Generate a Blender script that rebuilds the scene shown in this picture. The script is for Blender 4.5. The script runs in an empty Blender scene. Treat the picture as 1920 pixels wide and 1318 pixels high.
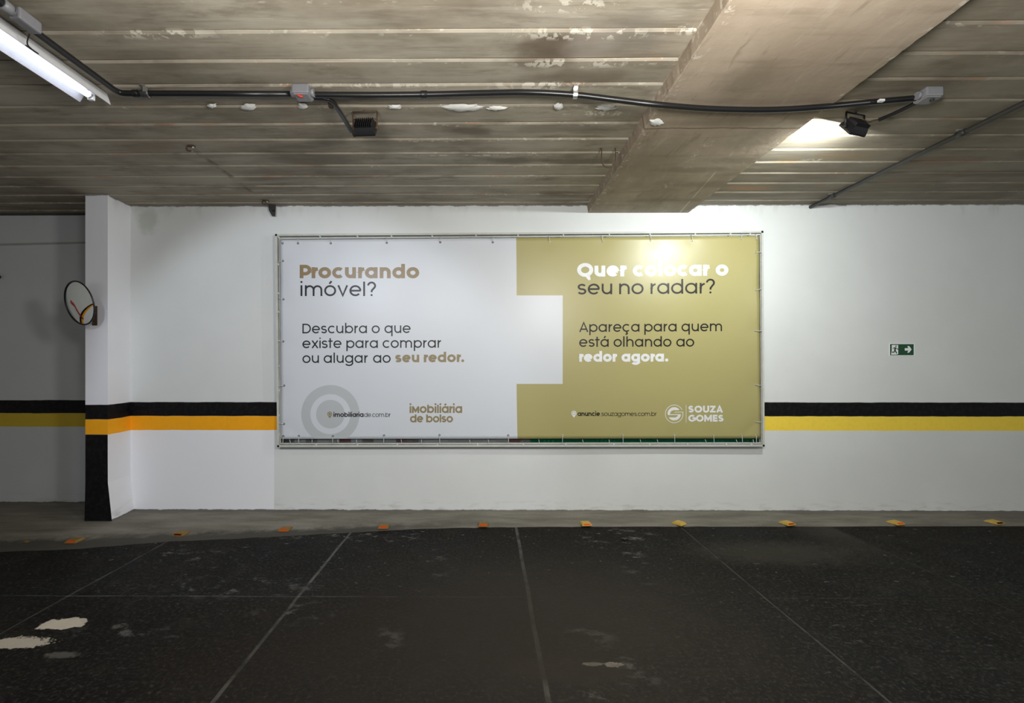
import bpy, bmesh, math, random
from mathutils import Vector, Matrix
random.seed(7)
PI = math.pi
scene = bpy.context.scene
COL = scene.collection

# ------------------------------------------------------------------ camera
FPX = 855.0            # focal length in pixels of the 1920 px wide frame
YAW = 0.0061
CAM = Vector((0.0, -4.5, 1.45))
CX = 912 - FPX * YAW
CY = 684.0
cam_data = bpy.data.cameras.new('camera')
cam_data.sensor_width = 36
cam_data.lens = FPX / 1920 * 36
cam_data.shift_x = (960 - CX) / 1920
cam_data.shift_y = (CY - 659) / 1920
cam = bpy.data.objects.new('camera', cam_data)
COL.objects.link(cam)
cam.location = CAM
cam.rotation_euler = (PI / 2, 0, YAW)
scene.camera = cam

# ------------------------------------------------------------------ world, exposure, added fill lamps out of view
scene.view_settings.view_transform = 'Standard'
scene.view_settings.look = 'None'
scene.view_settings.exposure = 0.0
scene.view_settings.gamma = 1
scene.view_settings.use_curve_mapping = False
world = bpy.data.worlds.new('world')
scene.world = world
world.use_nodes = True
bg = world.node_tree.nodes['Background']
bg.inputs[0].default_value = (0.93, 0.98, 1.0, 1)


def area(name, loc, sx, sy, power, color, rot=(0, 0, 0)):
    d = bpy.data.lights.new(name, 'AREA')
    d.shape = 'RECTANGLE'
    d.size = sx
    d.size_y = sy
    d.energy = power
    d.color = color
    o = bpy.data.objects.new(name, d)
    COL.objects.link(o)
    o.location = loc
    o.rotation_euler = rot
    return o


def lamp_point(name, loc, radius, power, color):
    d = bpy.data.lights.new(name, 'POINT')
    d.energy = power
    d.color = color
    d.shadow_soft_size = radius
    o = bpy.data.objects.new(name, d)
    COL.objects.link(o)
    o.location = loc
    return o


POWER = dict(world=.39, mid=150, mid_left=58, far_right=52, spot_left=150, tube=9, flood=32)
bg.inputs[1].default_value = POWER['world']
lamp_point('fill_lamp', (0.95, -3.5, 2.42), .2, POWER['mid'], (1.0, .975, .925))  # added fill light out of view, brightens ceiling and wall
lamp_point('fill_lamp', (-0.7, -3.3, 2.45), .2, POWER['mid_left'], (1.0, .975, .925))  # second added fill, for the left part of the ceiling
spot = bpy.data.lights.new('fill_spot', 'SPOT')  # added spot, replaces the tube lamp's light on pillar and left wall
spot.energy = POWER['spot_left']
spot.color = (.85, .91, 1.0)
spot.spot_size = math.radians(62)
spot.spot_blend = .35
spot.shadow_soft_size = .08
so = bpy.data.objects.new('fill_spot', spot)
COL.objects.link(so)
so.location = (-2.0, -3.9, 2.75)
so.rotation_euler = (Vector((-1.75, 0, 1.0)) - so.location).to_track_quat('-Z', 'Y').to_euler()
lamp_point('fill_lamp', (5.0, -3.6, 2.85), .1, POWER['far_right'], (.97, 1.0, .96))  # added fill for the right end of the wall
TUBE_STRENGTH = POWER['tube']
FLOOD_POWER = POWER['flood']

# ------------------------------------------------------------------ pixel -> plane helpers (real planes of the garage)
_R = Vector((math.cos(YAW), math.sin(YAW), 0))
_F = Vector((-math.sin(YAW), math.cos(YAW), 0))
_U = Vector((0, 0, 1))
HC = 3.03              # ceiling height


def ray(px, py):
    return _F + _R * ((px - CX) / FPX) - _U * ((py - CY) / FPX)


def onY(px, py, y=0.0):
    d = ray(px, py)
    return CAM + d * ((y - CAM.y) / d.y)


def onZ(px, py, z):
    d = ray(px, py)
    return CAM + d * ((z - CAM.z) / d.z)


# ------------------------------------------------------------------ node helper
class Mat:
    def __init__(self, name, rough=0.6, spec=0.5, metal=0.0):
        self.m = bpy.data.materials.new(name)
        self.m.use_nodes = True
        self.t = self.m.node_tree
        self.b = self.t.nodes['Principled BSDF']
        self.b.inputs['Roughness'].default_value = rough
        self.b.inputs['Specular IOR Level'].default_value = spec
        self.b.inputs['Metallic'].default_value = metal
        self._pos = None

    def put(self, sock, v):
        if isinstance(v, bpy.types.NodeSocket):
            self.t.links.new(v, sock)
        elif isinstance(v, (tuple, list)):
            sock.default_value = tuple(v) + ((1,) if len(v) == 3 and len(sock.default_value) == 4 else ())
        else:
            sock.default_value = v

    def pos(self):
        if self._pos is None:
            self._pos = self.t.nodes.new('ShaderNodeTexCoord').outputs['Object']
            s = self.t.nodes.new('ShaderNodeSeparateXYZ')
            self.t.links.new(self._pos, s.inputs[0])
            self.x, self.y, self.z = s.outputs
        return self._pos

    def math(self, op, a, b=0.0, c=None):
        n = self.t.nodes.new('ShaderNodeMath')
        n.operation = op
        self.put(n.inputs[0], a)
        self.put(n.inputs[1], b)
        if c is not None:
            self.put(n.inputs[2], c)
        return n.outputs[0]

    def add(self, a, b): return self.math('ADD', a, b)
    def sub(self, a, b): return self.math('SUBTRACT', a, b)
    def mul(self, a, b): return self.math('MULTIPLY', a, b)

    def step(self, v, lo, hi, a=0.0, b=1.0):
        n = self.t.nodes.new('ShaderNodeMapRange')
        n.interpolation_type = 'SMOOTHSTEP'
        self.put(n.inputs[0], v)
        n.inputs[1].default_value = lo
        n.inputs[2].default_value = hi
        n.inputs[3].default_value = a
        n.inputs[4].default_value = b
        return n.outputs[0]

    def band(self, v, c, half, soft):
        d = self.math('ABSOLUTE', self.sub(v, c))
        return self.step(d, half, half + soft, 1.0, 0.0)

    def scaled(self, s, rot=(0, 0, 0), off=(0, 0, 0)):
        self.pos()
        n = self.t.nodes.new('ShaderNodeMapping')
        self.t.links.new(self._pos, n.inputs[0])
        n.inputs['Scale'].default_value = s
        n.inputs['Rotation'].default_value = rot
        n.inputs['Location'].default_value = off
        return n.outputs[0]

    def noise(self, vec, scale=1.0, detail=4.0, rough=0.55):
        n = self.t.nodes.new('ShaderNodeTexNoise')
        self.t.links.new(vec, n.inputs['Vector'])
        n.inputs['Scale'].default_value = scale
        n.inputs['Detail'].default_value = detail
        n.inputs['Roughness'].default_value = rough
        return n.outputs['Fac']

    def white(self, w):
        n = self.t.nodes.new('ShaderNodeTexWhiteNoise')
        n.noise_dimensions = '1D'
        self.put(n.inputs['W'], w)
        return n.outputs['Value']

    def mix(self, f, a, b, mode='MIX'):
        n = self.t.nodes.new('ShaderNodeMix')
        n.data_type = 'RGBA'
        n.blend_type = mode
        self.put(n.inputs[0], f)
        self.put(n.inputs[6], a)
        self.put(n.inputs[7], b)
        return n.outputs[2]

    def ell(self, cx, cy, rx, ry, soft=0.5, wob=None, u=None, v=None):
        """soft mask of an ellipse in u,v (x,y by default), optionally wobbled by a noise value"""
        self.pos()
        u = self.x if u is None else u
        v = self.y if v is None else v
        a = self.mul(self.sub(u, cx), 1 / rx)
        b = self.mul(self.sub(v, cy), 1 / ry)
        d = self.math('SQRT', self.add(self.mul(a, a), self.mul(b, b)))
        if wob is not None:
            d = self.add(d, self.mul(self.sub(wob, 0.5), 1.6))
        return self.step(d, 1 - soft, 1 + soft, 1.0, 0.0)

    def color(self, c): self.put(self.b.inputs['Base Color'], c)
    def rough(self, r): self.put(self.b.inputs['Roughness'], r)

    def bump(self, h, strength=0.3, dist=0.01):
        n = self.t.nodes.new('ShaderNodeBump')
        n.inputs['Strength'].default_value = strength
        n.inputs['Distance'].default_value = dist
        self.put(n.inputs['Height'], h)
        self.t.links.new(n.outputs[0], self.b.inputs['Normal'])


def plain(name, col, rough=0.5, metal=0.0, spec=0.5, var=0.12, scale=40):
    M = Mat(name, rough, spec, metal)
    n = M.noise(M.pos(), scale, 3)
    dark = tuple(c * (1 - var) for c in col)
    lite = tuple(min(1, c * (1 + var)) for c in col)
    M.color(M.mix(n, dark, lite))
    return M.m


# ------------------------------------------------------------------ materials: setting
BOARD = 0.2064
Y0L = -2.354           # a board joint left of the beam
Y0R = -2.391           # a board joint right of the beam
TOPY = onY(600, 754).z
MIDY = onY(600, 780).z
LOWY = onY(600, 806.5).z


def wall_material(name, orange=False, guard=None, repaint=False, tint=(0.755, 0.775, 0.775), yel=(0.98, 0.72, 0.08)):
    M = Mat(name, 0.6, 0.2)
    M.pos()
    big = M.noise(M.pos(), 1.3, 5)
    fine = M.noise(M.pos(), 26, 4)
    base = M.mix(M.step(big, 0.35, 0.7), tuple(c * 0.95 for c in tint), tint)
    # dirty scuffs close to the floor and to the slab
    low = M.mul(M.step(M.z, 0.0, 0.16, 1, 0), M.step(M.noise(M.scaled((2, 2, 9)), 3, 5), 0.48, 0.72))
    base = M.mix(M.mul(low, 0.45), base, (0.36, 0.35, 0.32))
    hi = M.mul(M.step(M.z, 2.86, 3.03, 0, 1), M.step(M.noise(M.scaled((3, 3, 1)), 2.2, 5), 0.5, 0.75))
    base = M.mix(M.mul(hi, 0.5), base, (0.42, 0.42, 0.38))
    if repaint:
        seam = onY(514, 900).x
        patch = M.mul(M.step(M.x, seam - 0.004, seam + 0.004, 1, 0), M.step(M.z, LOWY - .004, LOWY + .004, 1, 0))
        base = M.mix(patch, base, (0.88, 0.89, 0.93))
        st = onY(277, 412)
        s = M.ell(st.x, st.z, 0.10, 0.12, 0.45, M.noise(M.pos(), 9, 4), M.x, M.z)
        base = M.mix(M.mul(s, 0.5), base, (0.42, 0.45, 0.37))
    jl = M.mul(M.step(M.add(M.z, M.mul(M.sub(M.noise(M.pos(), 7, 5, .7), .5), .035)), 0.016, .022, 1, 0), .85)
    base = M.mix(jl, base, (.06, .05, .04))
    jt = M.mul(M.step(M.add(M.z, M.mul(M.sub(M.noise(M.pos(), 9, 5, .7), .5), .05)), 3.012, 3.022, 0, 1), .8)
    base = M.mix(jt, base, (.12, .105, .085))
    wob = M.mul(M.sub(M.noise(M.scaled((1, 1, 1)), 5, 3), 0.5), 0.012)
    zz = M.add(M.z, wob)
    ora = (1.0, 0.43, 0.012)
    if orange == 'both':
        bx = onY(960, 800).x
        col = M.mix(M.step(M.x, bx - .01, bx + .01), ora, yel)
    else:
        col = ora if orange else yel
    col = M.mix(M.mul(M.step(fine, 0.4, 0.8), 0.12), col, (0.45, 0.30, 0.05))
    black = M.mix(M.step(fine, 0.4, 0.75), (0.003, 0.003, 0.004), (0.011, 0.011, 0.0125))
    sy = M.mul(M.step(zz, LOWY - .002, LOWY + .002), M.step(zz, MIDY - .002, MIDY + .002, 1, 0))
    sb = M.mul(M.step(zz, MIDY - .002, MIDY + .002), M.step(zz, TOPY - .002, TOPY + .002, 1, 0))
    base = M.mix(sy, base, col)
    base = M.mix(sb, base, black)
    if guard:
        base = M.mix(M.step(zz, LOWY - .002, LOWY + .002, 1, 0), base, black)
    M.color(base)
    M.bump(M.add(M.mul(big, 0.6), M.mul(fine, 0.12)), 0.16, 0.02)
    return M.m


def ceiling_material(name, y0, right=False):
    M = Mat(name, 0.7, 0.25)
    M.pos()
    q = M.mul(M.sub(M.y, y0), 1 / BOARD)
    fr = M.math('FRACT', q)
    bid = M.math('FLOOR', q)
    rnd = M.white(M.add(bid, 17.3))
    streak = M.noise(M.scaled((0.9, 6, 1)), 1.6, 6, 0.6)
    blot = M.noise(M.scaled((1.0, 1.4, 1), off=(3.1, 1.7, 0)), 1.1, 5, 0.6)
    warm = M.noise(M.scaled((0.8, 2.0, 1), off=(8, 2, 0)), 1.4, 3)
    base = M.mix(M.step(blot, 0.33, 0.68), (0.215, 0.18, 0.130), (0.46, 0.415, 0.33))
    base = M.mix(M.mul(M.step(streak, 0.42, 0.72), 0.6), base, (0.53, 0.485, 0.40))
    base = M.mix(M.mul(M.step(warm, 0.5, 0.75), 0.35), base, (0.36, 0.27, 0.19))
    base = M.mix(M.mul(M.sub(rnd, 0.0), 0.22), base, (0.27, 0.25, 0.19))
    # slanting pale trowel scratches
    sc = M.noise(M.scaled((2.2, 26, 1), rot=(0, 0, math.radians(52))), 1.5, 4, 0.7)
    msk = M.noise(M.pos(), 1.9, 3)
    base = M.mix(M.mul(M.mul(M.step(sc, 0.60, 0.75), M.step(msk, 0.42, 0.60)), 0.6), base, (0.62, 0.58, 0.50))
    # the pale lip of each board and the grime in the joint
    lipn = M.noise(M.scaled((1.1, 1, 1)), 2.5, 4)
    lip = M.mul(M.step(fr, 0.0, 0.012), M.step(fr, 0.06, 0.10, 1, 0))
    base = M.mix(M.mul(lip, M.step(lipn, 0.35, 0.62, 0.05, 0.8)), base, (0.52, 0.465, 0.375))
    rust = M.mul(lip, M.step(M.noise(M.scaled((1.5, 1, 1), off=(5, 0, 0)), 2.3, 3), 0.56, 0.72))
    base = M.mix(M.mul(rust, 0.6), base, (0.52, 0.27, 0.15))
    joint = M.step(M.math('ABSOLUTE', M.sub(fr, 0.992)), 0.012, 0.022, 1, 0)
    base = M.mix(M.mul(joint, 0.85), base, (0.085, 0.058, 0.036))
    # little white lime crusts along the joints
    ch = M.noise(M.scaled((1, 1.6, 1)), 28, 3, 0.5)
    chm = M.step(M.noise(M.scaled((1, 0.4, 1), off=(2, 9, 0)), 1.6, 2), 0.5, 0.62)
    near = M.step(M.math('ABSOLUTE', M.sub(fr, 0.08)), 0.08, 0.18, 1, 0)
    base = M.mix(M.mul(M.mul(M.step(ch, 0.60, 0.64), chm), M.mul(near, 0.75)), base, (0.66, 0.62, 0.53))
    wob = M.noise(M.pos(), 5, 4)
    fine = M.noise(M.scaled((0.5, 9, 1), off=(1, 4, 0)), 4.5, 6, 0.68)
    base = M.mix(M.mul(M.step(fine, 0.52, 0.68), 0.35), base, (0.19, 0.155, 0.11))
    grime = M.noise(M.scaled((0.8, 2.6, 1), off=(4, 8, 0)), 2.3, 6, 0.65)
    base = M.mix(M.mul(M.step(grime, 0.54, 0.70), 0.55), base, (0.15, 0.12, 0.085))

    def spot(px, py, rx, ry, col, amt, soft=0.5):
        nonlocal base
        p = onZ(px, py, HC)
        base = M.mix(M.mul(M.ell(p.x, p.y, rx, ry, soft, wob), amt), base, col)
    if not right:
        spot(1050, 85, 0.26, 0.085, (0.13, 0.10, 0.07), 0.8)
        spot(1095, 145, 0.26, 0.07, (0.17, 0.13, 0.09), 0.6)
        spot(1010, 112, 0.18, 0.06, (0.15, 0.115, 0.08), 0.6)
        spot(1180, 70, .14, .12, (.24, .215, .18), .6)
        spot(650, 330, .2, .05, (.17, .14, .10), .5)
        spot(560, 300, .3, .06, (.18, .15, .11), .5)
        spot(1110, 80, 0.12, 0.13, (0.42, 0.375, 0.32), 0.6)
        spot(880, 245, 0.14, 0.05, (0.12, 0.095, 0.065), 0.7)
        spot(960, 300, 0.24, 0.06, (0.11, 0.09, 0.06), 0.65)
        spot(1080, 302, 0.26, 0.05, (0.12, 0.095, 0.065), 0.6)
        spot(1060, 240, 0.35, 0.06, (0.15, 0.125, 0.09), 0.5)
        spot(615, 325, 0.16, 0.05, (0.15, 0.12, 0.085), 0.5)
        # ghost of a removed pipe run
        g = M.mul(M.band(M.add(M.x, M.mul(wob, .012)), -2.135, 0.010, 0.022), M.step(M.y, -1.25, -1.1))
        base = M.mix(M.mul(g, M.step(M.noise(M.pos(), 9, 3), 0.42, 0.6, 0.0, 0.7)), base, (0.14, 0.11, 0.07))
    else:
        spot(1400, 352, 0.20, 0.055, (0.62, 0.30, 0.13), 0.75)
        spot(1585, 292, 0.22, 0.06, (0.50, 0.30, 0.13), 0.6)
        spot(1760, 300, 0.35, 0.06, (0.34, 0.20, 0.13), 0.7)
        spot(1480, 300, 0.10, 0.05, (0.55, 0.38, 0.20), 0.5)
        spot(1860, 325, 0.5, 0.07, (0.13, 0.09, 0.06), 0.6)
        spot(1750, 300, 2.6, 1.4, (0.20, 0.17, 0.125), 0.5)  # shade outside the floodlight's reach, put into the colour
    cr = M.noise(M.scaled((1.3, 1.0, 1), off=(7, 7, 0)), 17, 5, 0.62)
    crk = M.step(cr, 0.515, 0.55)
    places = ((1085, 62, .30, .035), (1075, 118, .28, .03), (1010, 160, .30, .03), (700, 160, .35, .018), (1060, 8, .2, .04), (1290, 55, .05, .03), (300, 62, .25, .03), (900, 290, .5, .012), (1120, 212, .2, .03)) if not right else ((1530, 300, .1, .02),)
    for px, py, rx, ry in places:
        p = onZ(px, py, HC)
        base = M.mix(M.mul(M.mul(M.ell(p.x, p.y, rx, ry, .5), crk), 0.85), base, (0.70, 0.655, 0.55))
    M.color(base)
    M.bump(M.add(M.mul(streak, 0.7), M.mul(M.noise(M.pos(), 30, 4), 0.15)), 0.3, 0.012)
    return M.m


def beam_material():
    M = Mat('beam_concrete', 0.72, 0.25)
    M.pos()
    a = M.noise(M.scaled((1.5, 1, 1)), 1.3, 6, 0.6)
    s = M.noise(M.scaled((1, 7, 1)), 1.7, 5, 0.6)
    warm = M.step(M.y, -1.9, -0.3, 1, 0)
    base = M.mix(M.step(a, 0.3, 0.7), (0.25, 0.205, 0.145), (0.43, 0.365, 0.28))
    base = M.mix(M.mul(warm, 0.45), base, (0.46, 0.36, 0.275))
    base = M.mix(M.mul(M.step(s, 0.5, 0.75), 0.45), base, (0.20, 0.155, 0.10))
    fl = M.noise(M.scaled((1, 1, 1)), 24, 4, 0.6)
    edge = M.math('MAXIMUM', M.band(M.x, 1.01, 0.015, 0.05), M.band(M.x, 1.985, 0.008, 0.03))
    drag = M.noise(M.scaled((5, 1, 1), rot=(0, 0, .35), off=(2, 0, 0)), 3.2, 6, .68)
    base = M.mix(M.mul(M.step(drag, .55, .72), .35), base, (.52, .46, .37))
    base = M.mix(M.mul(M.step(drag, .32, .42, 1, 0), .4), base, (.19, .15, .10))
    base = M.mix(M.mul(M.mul(M.step(fl, 0.56, 0.64), edge), 0.7), base, (0.62, 0.57, 0.48))
    # pour joint across the soffit and the formwork ridge along it
    wob = M.mul(M.sub(M.noise(M.pos(), 4, 4), 0.5), 0.05)
    yj = onZ(1300, 240, HC - .08).y
    base = M.mix(M.mul(M.band(M.add(M.y, wob), yj, 0.003, 0.008), 0.7), base, (0.13, 0.08, 0.045))
    p1, p2 = onZ(1312, 385, HC - .08), onZ(1437, 244, HC - .08)
    k = (p2.x - 0.09 - (p1.x - .13)) / (p2.y - p1.y)
    xr = M.add(M.mul(M.sub(M.y, p1.y), k), p1.x - .13)
    rid = M.step(M.math('ABSOLUTE', M.sub(M.x, xr)), 0.003, 0.008, 1, 0)
    rid = M.mul(rid, M.mul(M.step(M.noise(M.pos(), 6, 3), 0.42, 0.55), M.step(M.y, yj, yj + .05)))
    base = M.mix(M.mul(rid, 0.7), base, (0.66, 0.60, 0.48))
    bp = M.noise(M.scaled((1.6, 1, 1), off=(0, 3, 0)), 20, 6, .72)
    for px, py, rx, ry in ((1303, 290, .012, .13), (1292, 312, .02, .05), (1328, 268, .02, .03), (1250, 347, .03, .05), (1245, 120, .03, .25)):
        p = onZ(px, py, HC - .08)
        base = M.mix(M.mul(M.mul(M.ell(p.x, p.y, rx * 2, ry * 1.3, .6), M.step(bp, .53, .60)), 0.6), base, (0.66, 0.60, 0.50))
    for px, py, rx, ry in ((1420, 262, .16, .14), (1400, 150, .14, .13), (1330, 345, .28, .07), (1300, 318, .30, .05), (1400, 300, .25, .05), (1250, 375, .3, .05), (1350, 230, .4, .04)):
        p = onZ(px, py, HC - .08)
        base = M.mix(M.mul(M.ell(p.x, p.y, rx, ry, .6, M.noise(M.pos(), 6, 4)), 0.5), base, (0.19, 0.155, 0.105))
    M.color(base)
    M.bump(M.add(M.mul(a, 0.8), M.mul(fl, 0.2)), 0.35, 0.015)
    return M.m


def floor_material():
    M = Mat('asphalt', 0.8, 0.08)
    M.pos()
    big = M.noise(M.pos(), 0.9, 5, 0.6)
    mid = M.noise(M.scaled((1, 1, 1), off=(4, 4, 0)), 5, 6, 0.7)
    grit = M.noise(M.pos(), 48, 5, 0.8)
    tint = M.noise(M.scaled((1, 1, 1), off=(9, 1, 0)), 1.1, 3)
    base = M.mix(M.step(big, 0.35, 0.68), (0.0042, 0.0047, 0.0055), (0.0135, 0.0125, 0.0108))
    base = M.mix(M.mul(M.step(tint, 0.48, 0.62), 0.45), base, (0.011, 0.0125, 0.0135))
    base = M.mix(M.mul(M.step(grit, 0.48, 0.62), 0.6), base, (0.046, 0.043, 0.036))
    base = M.mix(M.mul(M.step(grit, 0.62, 0.68), 0.6), base, (0.13, 0.125, 0.11))
    base = M.mix(M.mul(M.step(mid, 0.50, 0.72), 0.45), base, (0.034, 0.030, 0.025))
    base = M.mix(M.mul(M.step(mid, 0.34, 0.46, 1, 0), 0.5), base, (0.006, 0.006, 0.006))
    # grey scuffs
    sc = M.noise(M.scaled((1.3, 3.0, 1), rot=(0, 0, .25)), 5.5, 6, 0.72)
    sm = M.noise(M.scaled((1, 1, 1), off=(1, 7, 0)), 0.9, 2)
    base = M.mix(M.mul(M.mul(M.step(sc, 0.60, 0.70), M.step(sm, 0.36, 0.56)), 0.55), base, (0.085, 0.09, 0.09))
    fl = M.noise(M.scaled((1, 1.5, 1), off=(3, 3, 3)), 17, 3, 0.6)
    nearw = M.step(M.y, -2.2, -.6, .25, 1)
    base = M.mix(M.mul(M.step(fl, 0.665, 0.70), M.mul(nearw, .6)), base, (0.20, 0.21, 0.21))
    # sawn joints between the slabs
    wb = M.mul(M.sub(M.noise(M.pos(), 2.0, 3), 0.5), 0.02)
    xx = M.add(M.x, wb)
    jn = M.noise(M.pos(), 7, 3)
    for jx, amt, hw in ((-2.62, 0.34, .004), (-1.175, 0.5, .007), (0.265, 0.55, .009), (1.735, 0.26, .003), (3.1, 0.10, .003), (-4.07, .2, .004)):
        j = M.mul(M.band(xx, jx, hw, 0.006), M.step(jn, 0.3, 0.6, 0.25, 1.0))
        base = M.mix(M.mul(j, amt), base, (0.17, 0.17, 0.16))
    jd = M.band(M.add(M.x, wb), 1.748, .004, .005)
    base = M.mix(M.mul(jd, .5), base, (0.008, 0.008, 0.008))
    yj = onZ(800, 1119, 0).y
    j = M.mul(M.band(M.add(M.y, wb), yj, .003, .007), M.mul(M.step(M.x, -.3, .5, .17, .02), M.step(jn, .35, .6, .2, 1)))
    base = M.mix(j, base, (0.3, 0.31, 0.31))
    wob = M.noise(M.pos(), 16, 5, .6)
    wob2 = M.noise(M.scaled((1, 1, 1), rot=(0, 0, .7)), 45, 3, .6)

    def spot(px, py, rx, ry, col, amt, w=None, soft=.3):
        nonlocal base
        p = onZ(px, py, 0)
        base = M.mix(M.mul(M.ell(p.x, p.y, rx, ry, soft, w or wob), amt), base, col)
    scn = M.noise(M.scaled((1.0, 1.5, 1), rot=(0, 0, .5), off=(6, 2, 0)), 6, 9, .72)
    scm = M.step(scn, .53, .63)

    def scuff(px, py, rx, ry, amt):
        nonlocal base
        p = onZ(px, py, 0)
        base = M.mix(M.mul(M.mul(M.ell(p.x, p.y, rx, ry, .6, wob), scm), amt), base, (.16, .16, .155))
    pale = (0.62, 0.57, 0.48)
    spot(118, 1170, .12, .055, pale, 1.0, None, .05)
    spot(35, 1205, .16, .05, pale, .8, wob2, .12)
    spot(115, 1228, .08, .025, (.13, .125, .115), .7, wob2)
    spot(1112, 1245, .05, .014, pale, .9, wob2, .1)
    spot(1150, 1246, .045, .018, pale, .9, wob2, .1)
    scuff(1205, 1253, .1, .08, 1)
    scuff(1120, 1295, .12, .06, .8)
    scuff(980, 1178, .07, .08, .9)
    scuff(815, 1060, .14, .2, .5)
    scuff(1160, 1010, .3, .2, .8)
    scuff(1190, 1055, .10, .25, .8)
    scuff(1105, 1190, .12, .12, .8)
    scuff(700, 1010, .5, .07, .8)
    scuff(430, 1100, .5, .12, .5)
    scuff(330, 1040, .3, .1, .6)
    scuff(250, 1180, .3, .1, .6)
    scuff(560, 1150, .2, .1, .8)
    scuff(720, 1200, .12, .1, .8)
    spot(1075, 1255, .3, .1, (.035, .03, .025), .5, mid)
    scuff(560, 1003, .9, .06, .9)
    spot(1450, 1035, .6, .2, (.045, .042, .033), .6, None, .6)
    spot(1010, 1150, 1.1, .8, (.036, .032, .027), .75, mid, .7)  # brighter middle of the floor painted in as a brownish dirt patch
    spot(700, 1220, 1.1, .5, (.024, .019, .015), .5, None, .9)
    # bare concrete wedge beside the far joint
    p1 = onZ(1585, 1000, 0)
    wd = M.mul(M.step(M.x, 3.07, 3.10, 1, 0), M.mul(M.step(M.x, 2.55, 3.05), M.step(M.y, -1.15, -.45)))
    base = M.mix(M.mul(wd, .5), base, (.06, .057, .048))
    M.color(base)
    M.rough(M.step(big, .3, .7, .62, .85))
    M.bump(M.add(M.mul(grit, .6), M.mul(mid, .5)), .7, .010)
    return M.m


def strip_material():
    M = Mat('gutter_concrete', .8, .25)
    M.pos()
    a = M.noise(M.scaled((.7, 3, 1)), 2.2, 6, .6)
    f = M.noise(M.pos(), 45, 4, .6)
    b = M.mix(M.step(a, .3, .7), (.135, .125, .10), (.235, .22, .185))
    b = M.mix(M.mul(M.step(f, .58, .72), .35), b, (.32, .31, .28))
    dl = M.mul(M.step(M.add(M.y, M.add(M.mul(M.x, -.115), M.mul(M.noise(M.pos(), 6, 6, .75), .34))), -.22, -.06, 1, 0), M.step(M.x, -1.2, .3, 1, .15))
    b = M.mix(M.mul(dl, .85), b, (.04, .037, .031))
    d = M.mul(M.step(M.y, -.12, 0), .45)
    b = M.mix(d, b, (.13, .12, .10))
    M.color(b)
    M.bump(M.add(a, M.mul(f, .4)), .4, .008)
    return M.m


MAT = {}
MAT['wall'] = wall_material('painted_wall', 'both', repaint=True)
MAT['wall_left'] = wall_material('painted_wall_recess_shaded', False, tint=(.55, .57, .585), yel=(.55, .40, .035))  # shade of the recess put into a darker wall tint and stripe
MAT['pillar'] = wall_material('painted_pillar', True, tint=(.87, .87, .91))
MAT['pillar_front'] = wall_material('painted_pillar_front', True, guard=True, tint=(.86, .86, .92))
MAT['ceil_l'] = ceiling_material('board_marked_concrete', Y0L)
MAT['ceil_r'] = ceiling_material('board_marked_concrete_pale', Y0R, True)
MAT['beam'] = beam_material()
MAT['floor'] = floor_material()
MAT['strip'] = strip_material()
MAT['lip_shade'] = plain('shaded_concrete', (.05, .045, .04), .9)  # near-black colour stands for the shade on the lip

MAT['black_pvc'] = plain('black_conduit', (.012, .012, .013), .32)
MAT['grey_pipe'] = plain('dark_grey_pipe', (.035, .034, .032), .5)
MAT['grey_box'] = plain('grey_plastic', (.21, .21, .225), .45)
MAT['steel'] = plain('zinc_steel', (.62, .62, .60), .35, .85)
MAT['rust'] = plain('rusty_steel', (.085, .055, .03), .8, .2)
MAT['black'] = plain('black_paint', (.012, .012, .014), .42)
MAT['red'] = plain('red_plastic', (.65, .03, .015), .4)
MAT['enamel_dimmed'] = plain('enamel_dimmed', (.36, .36, .39), .45)  # lamp paint darkened to hold down the tube's glare
MAT['enamel_light'] = plain('white_enamel_light', (.74, .74, .76), .45)  # same lamp paint, kept light for the outer wing
MAT['white_plastic'] = plain('white_plastic', (.8, .8, .8), .4)
MAT['frame'] = plain('frame_paint', (.56, .57, .53), .5, 0, .5, .18, 12)
MAT['tie'] = plain('clear_tie', (.62, .64, .62), .35)
MAT['crust'] = plain('plaster_crust', (.80, .80, .77), .85)
MAT['stud'] = plain('stud_yellow', (.50, .33, .05), .5, 0, .5, .25, 60)
MAT['stud_dark'] = plain('stud_dirty', (.20, .11, .02), .6, 0, .5, .4, 60)
MAT['reflector'] = plain('orange_reflector', (1.0, .12, .012), .25)
MAT['green'] = plain('sign_green', (.004, .065, .018), .45)
MAT['sign_white'] = plain('sign_white', (.86, .89, .92), .5)
MAT['mirror'] = plain('mirror_glass', (.86, .88, .86), .03, 1.0, .5, .02)
MAT['vinyl_white'] = plain('vinyl_white', (.68, .71, .765), .37, 0, .70, .01, 3)
MAT['vinyl_gold'] = plain('vinyl_gold', (.415, .37, .15), .37, 0, .70, .03, 3)
MAT['print_black'] = plain('print_black', (.008, .006, .007), .37, 0, .42)
MAT['print_brown'] = plain('print_brown', (.27, .18, .075), .37, 0, .70)
MAT['print_tan'] = plain('print_tan', (.29, .225, .11), .37, 0, .70)
MAT['print_white'] = plain('print_white', (.80, .81, .83), .37, 0, .70)
MAT['print_grey'] = plain('print_grey', (.52, .545, .57), .37, 0, .70, .01)
MAT['print_grey_light'] = plain('print_grey_light', (.60, .62, .65), .37, 0, .70, .01)


def emission(name, col, strength):
    m = bpy.data.materials.new(name)
    m.use_nodes = True
    nt = m.node_tree
    nt.nodes.clear()
    e = nt.nodes.new('ShaderNodeEmission')
    e.inputs[0].default_value = (*col, 1)
    e.inputs[1].default_value = strength
    o = nt.nodes.new('ShaderNodeOutputMaterial')
    nt.links.new(e.outputs[0], o.inputs[0])
    return m


MAT['tube'] = emission('tube_glow', (.80, .87, 1.0), TUBE_STRENGTH)
MAT['led'] = emission('led_glow', (.96, 1.0, .93), 12)


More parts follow.
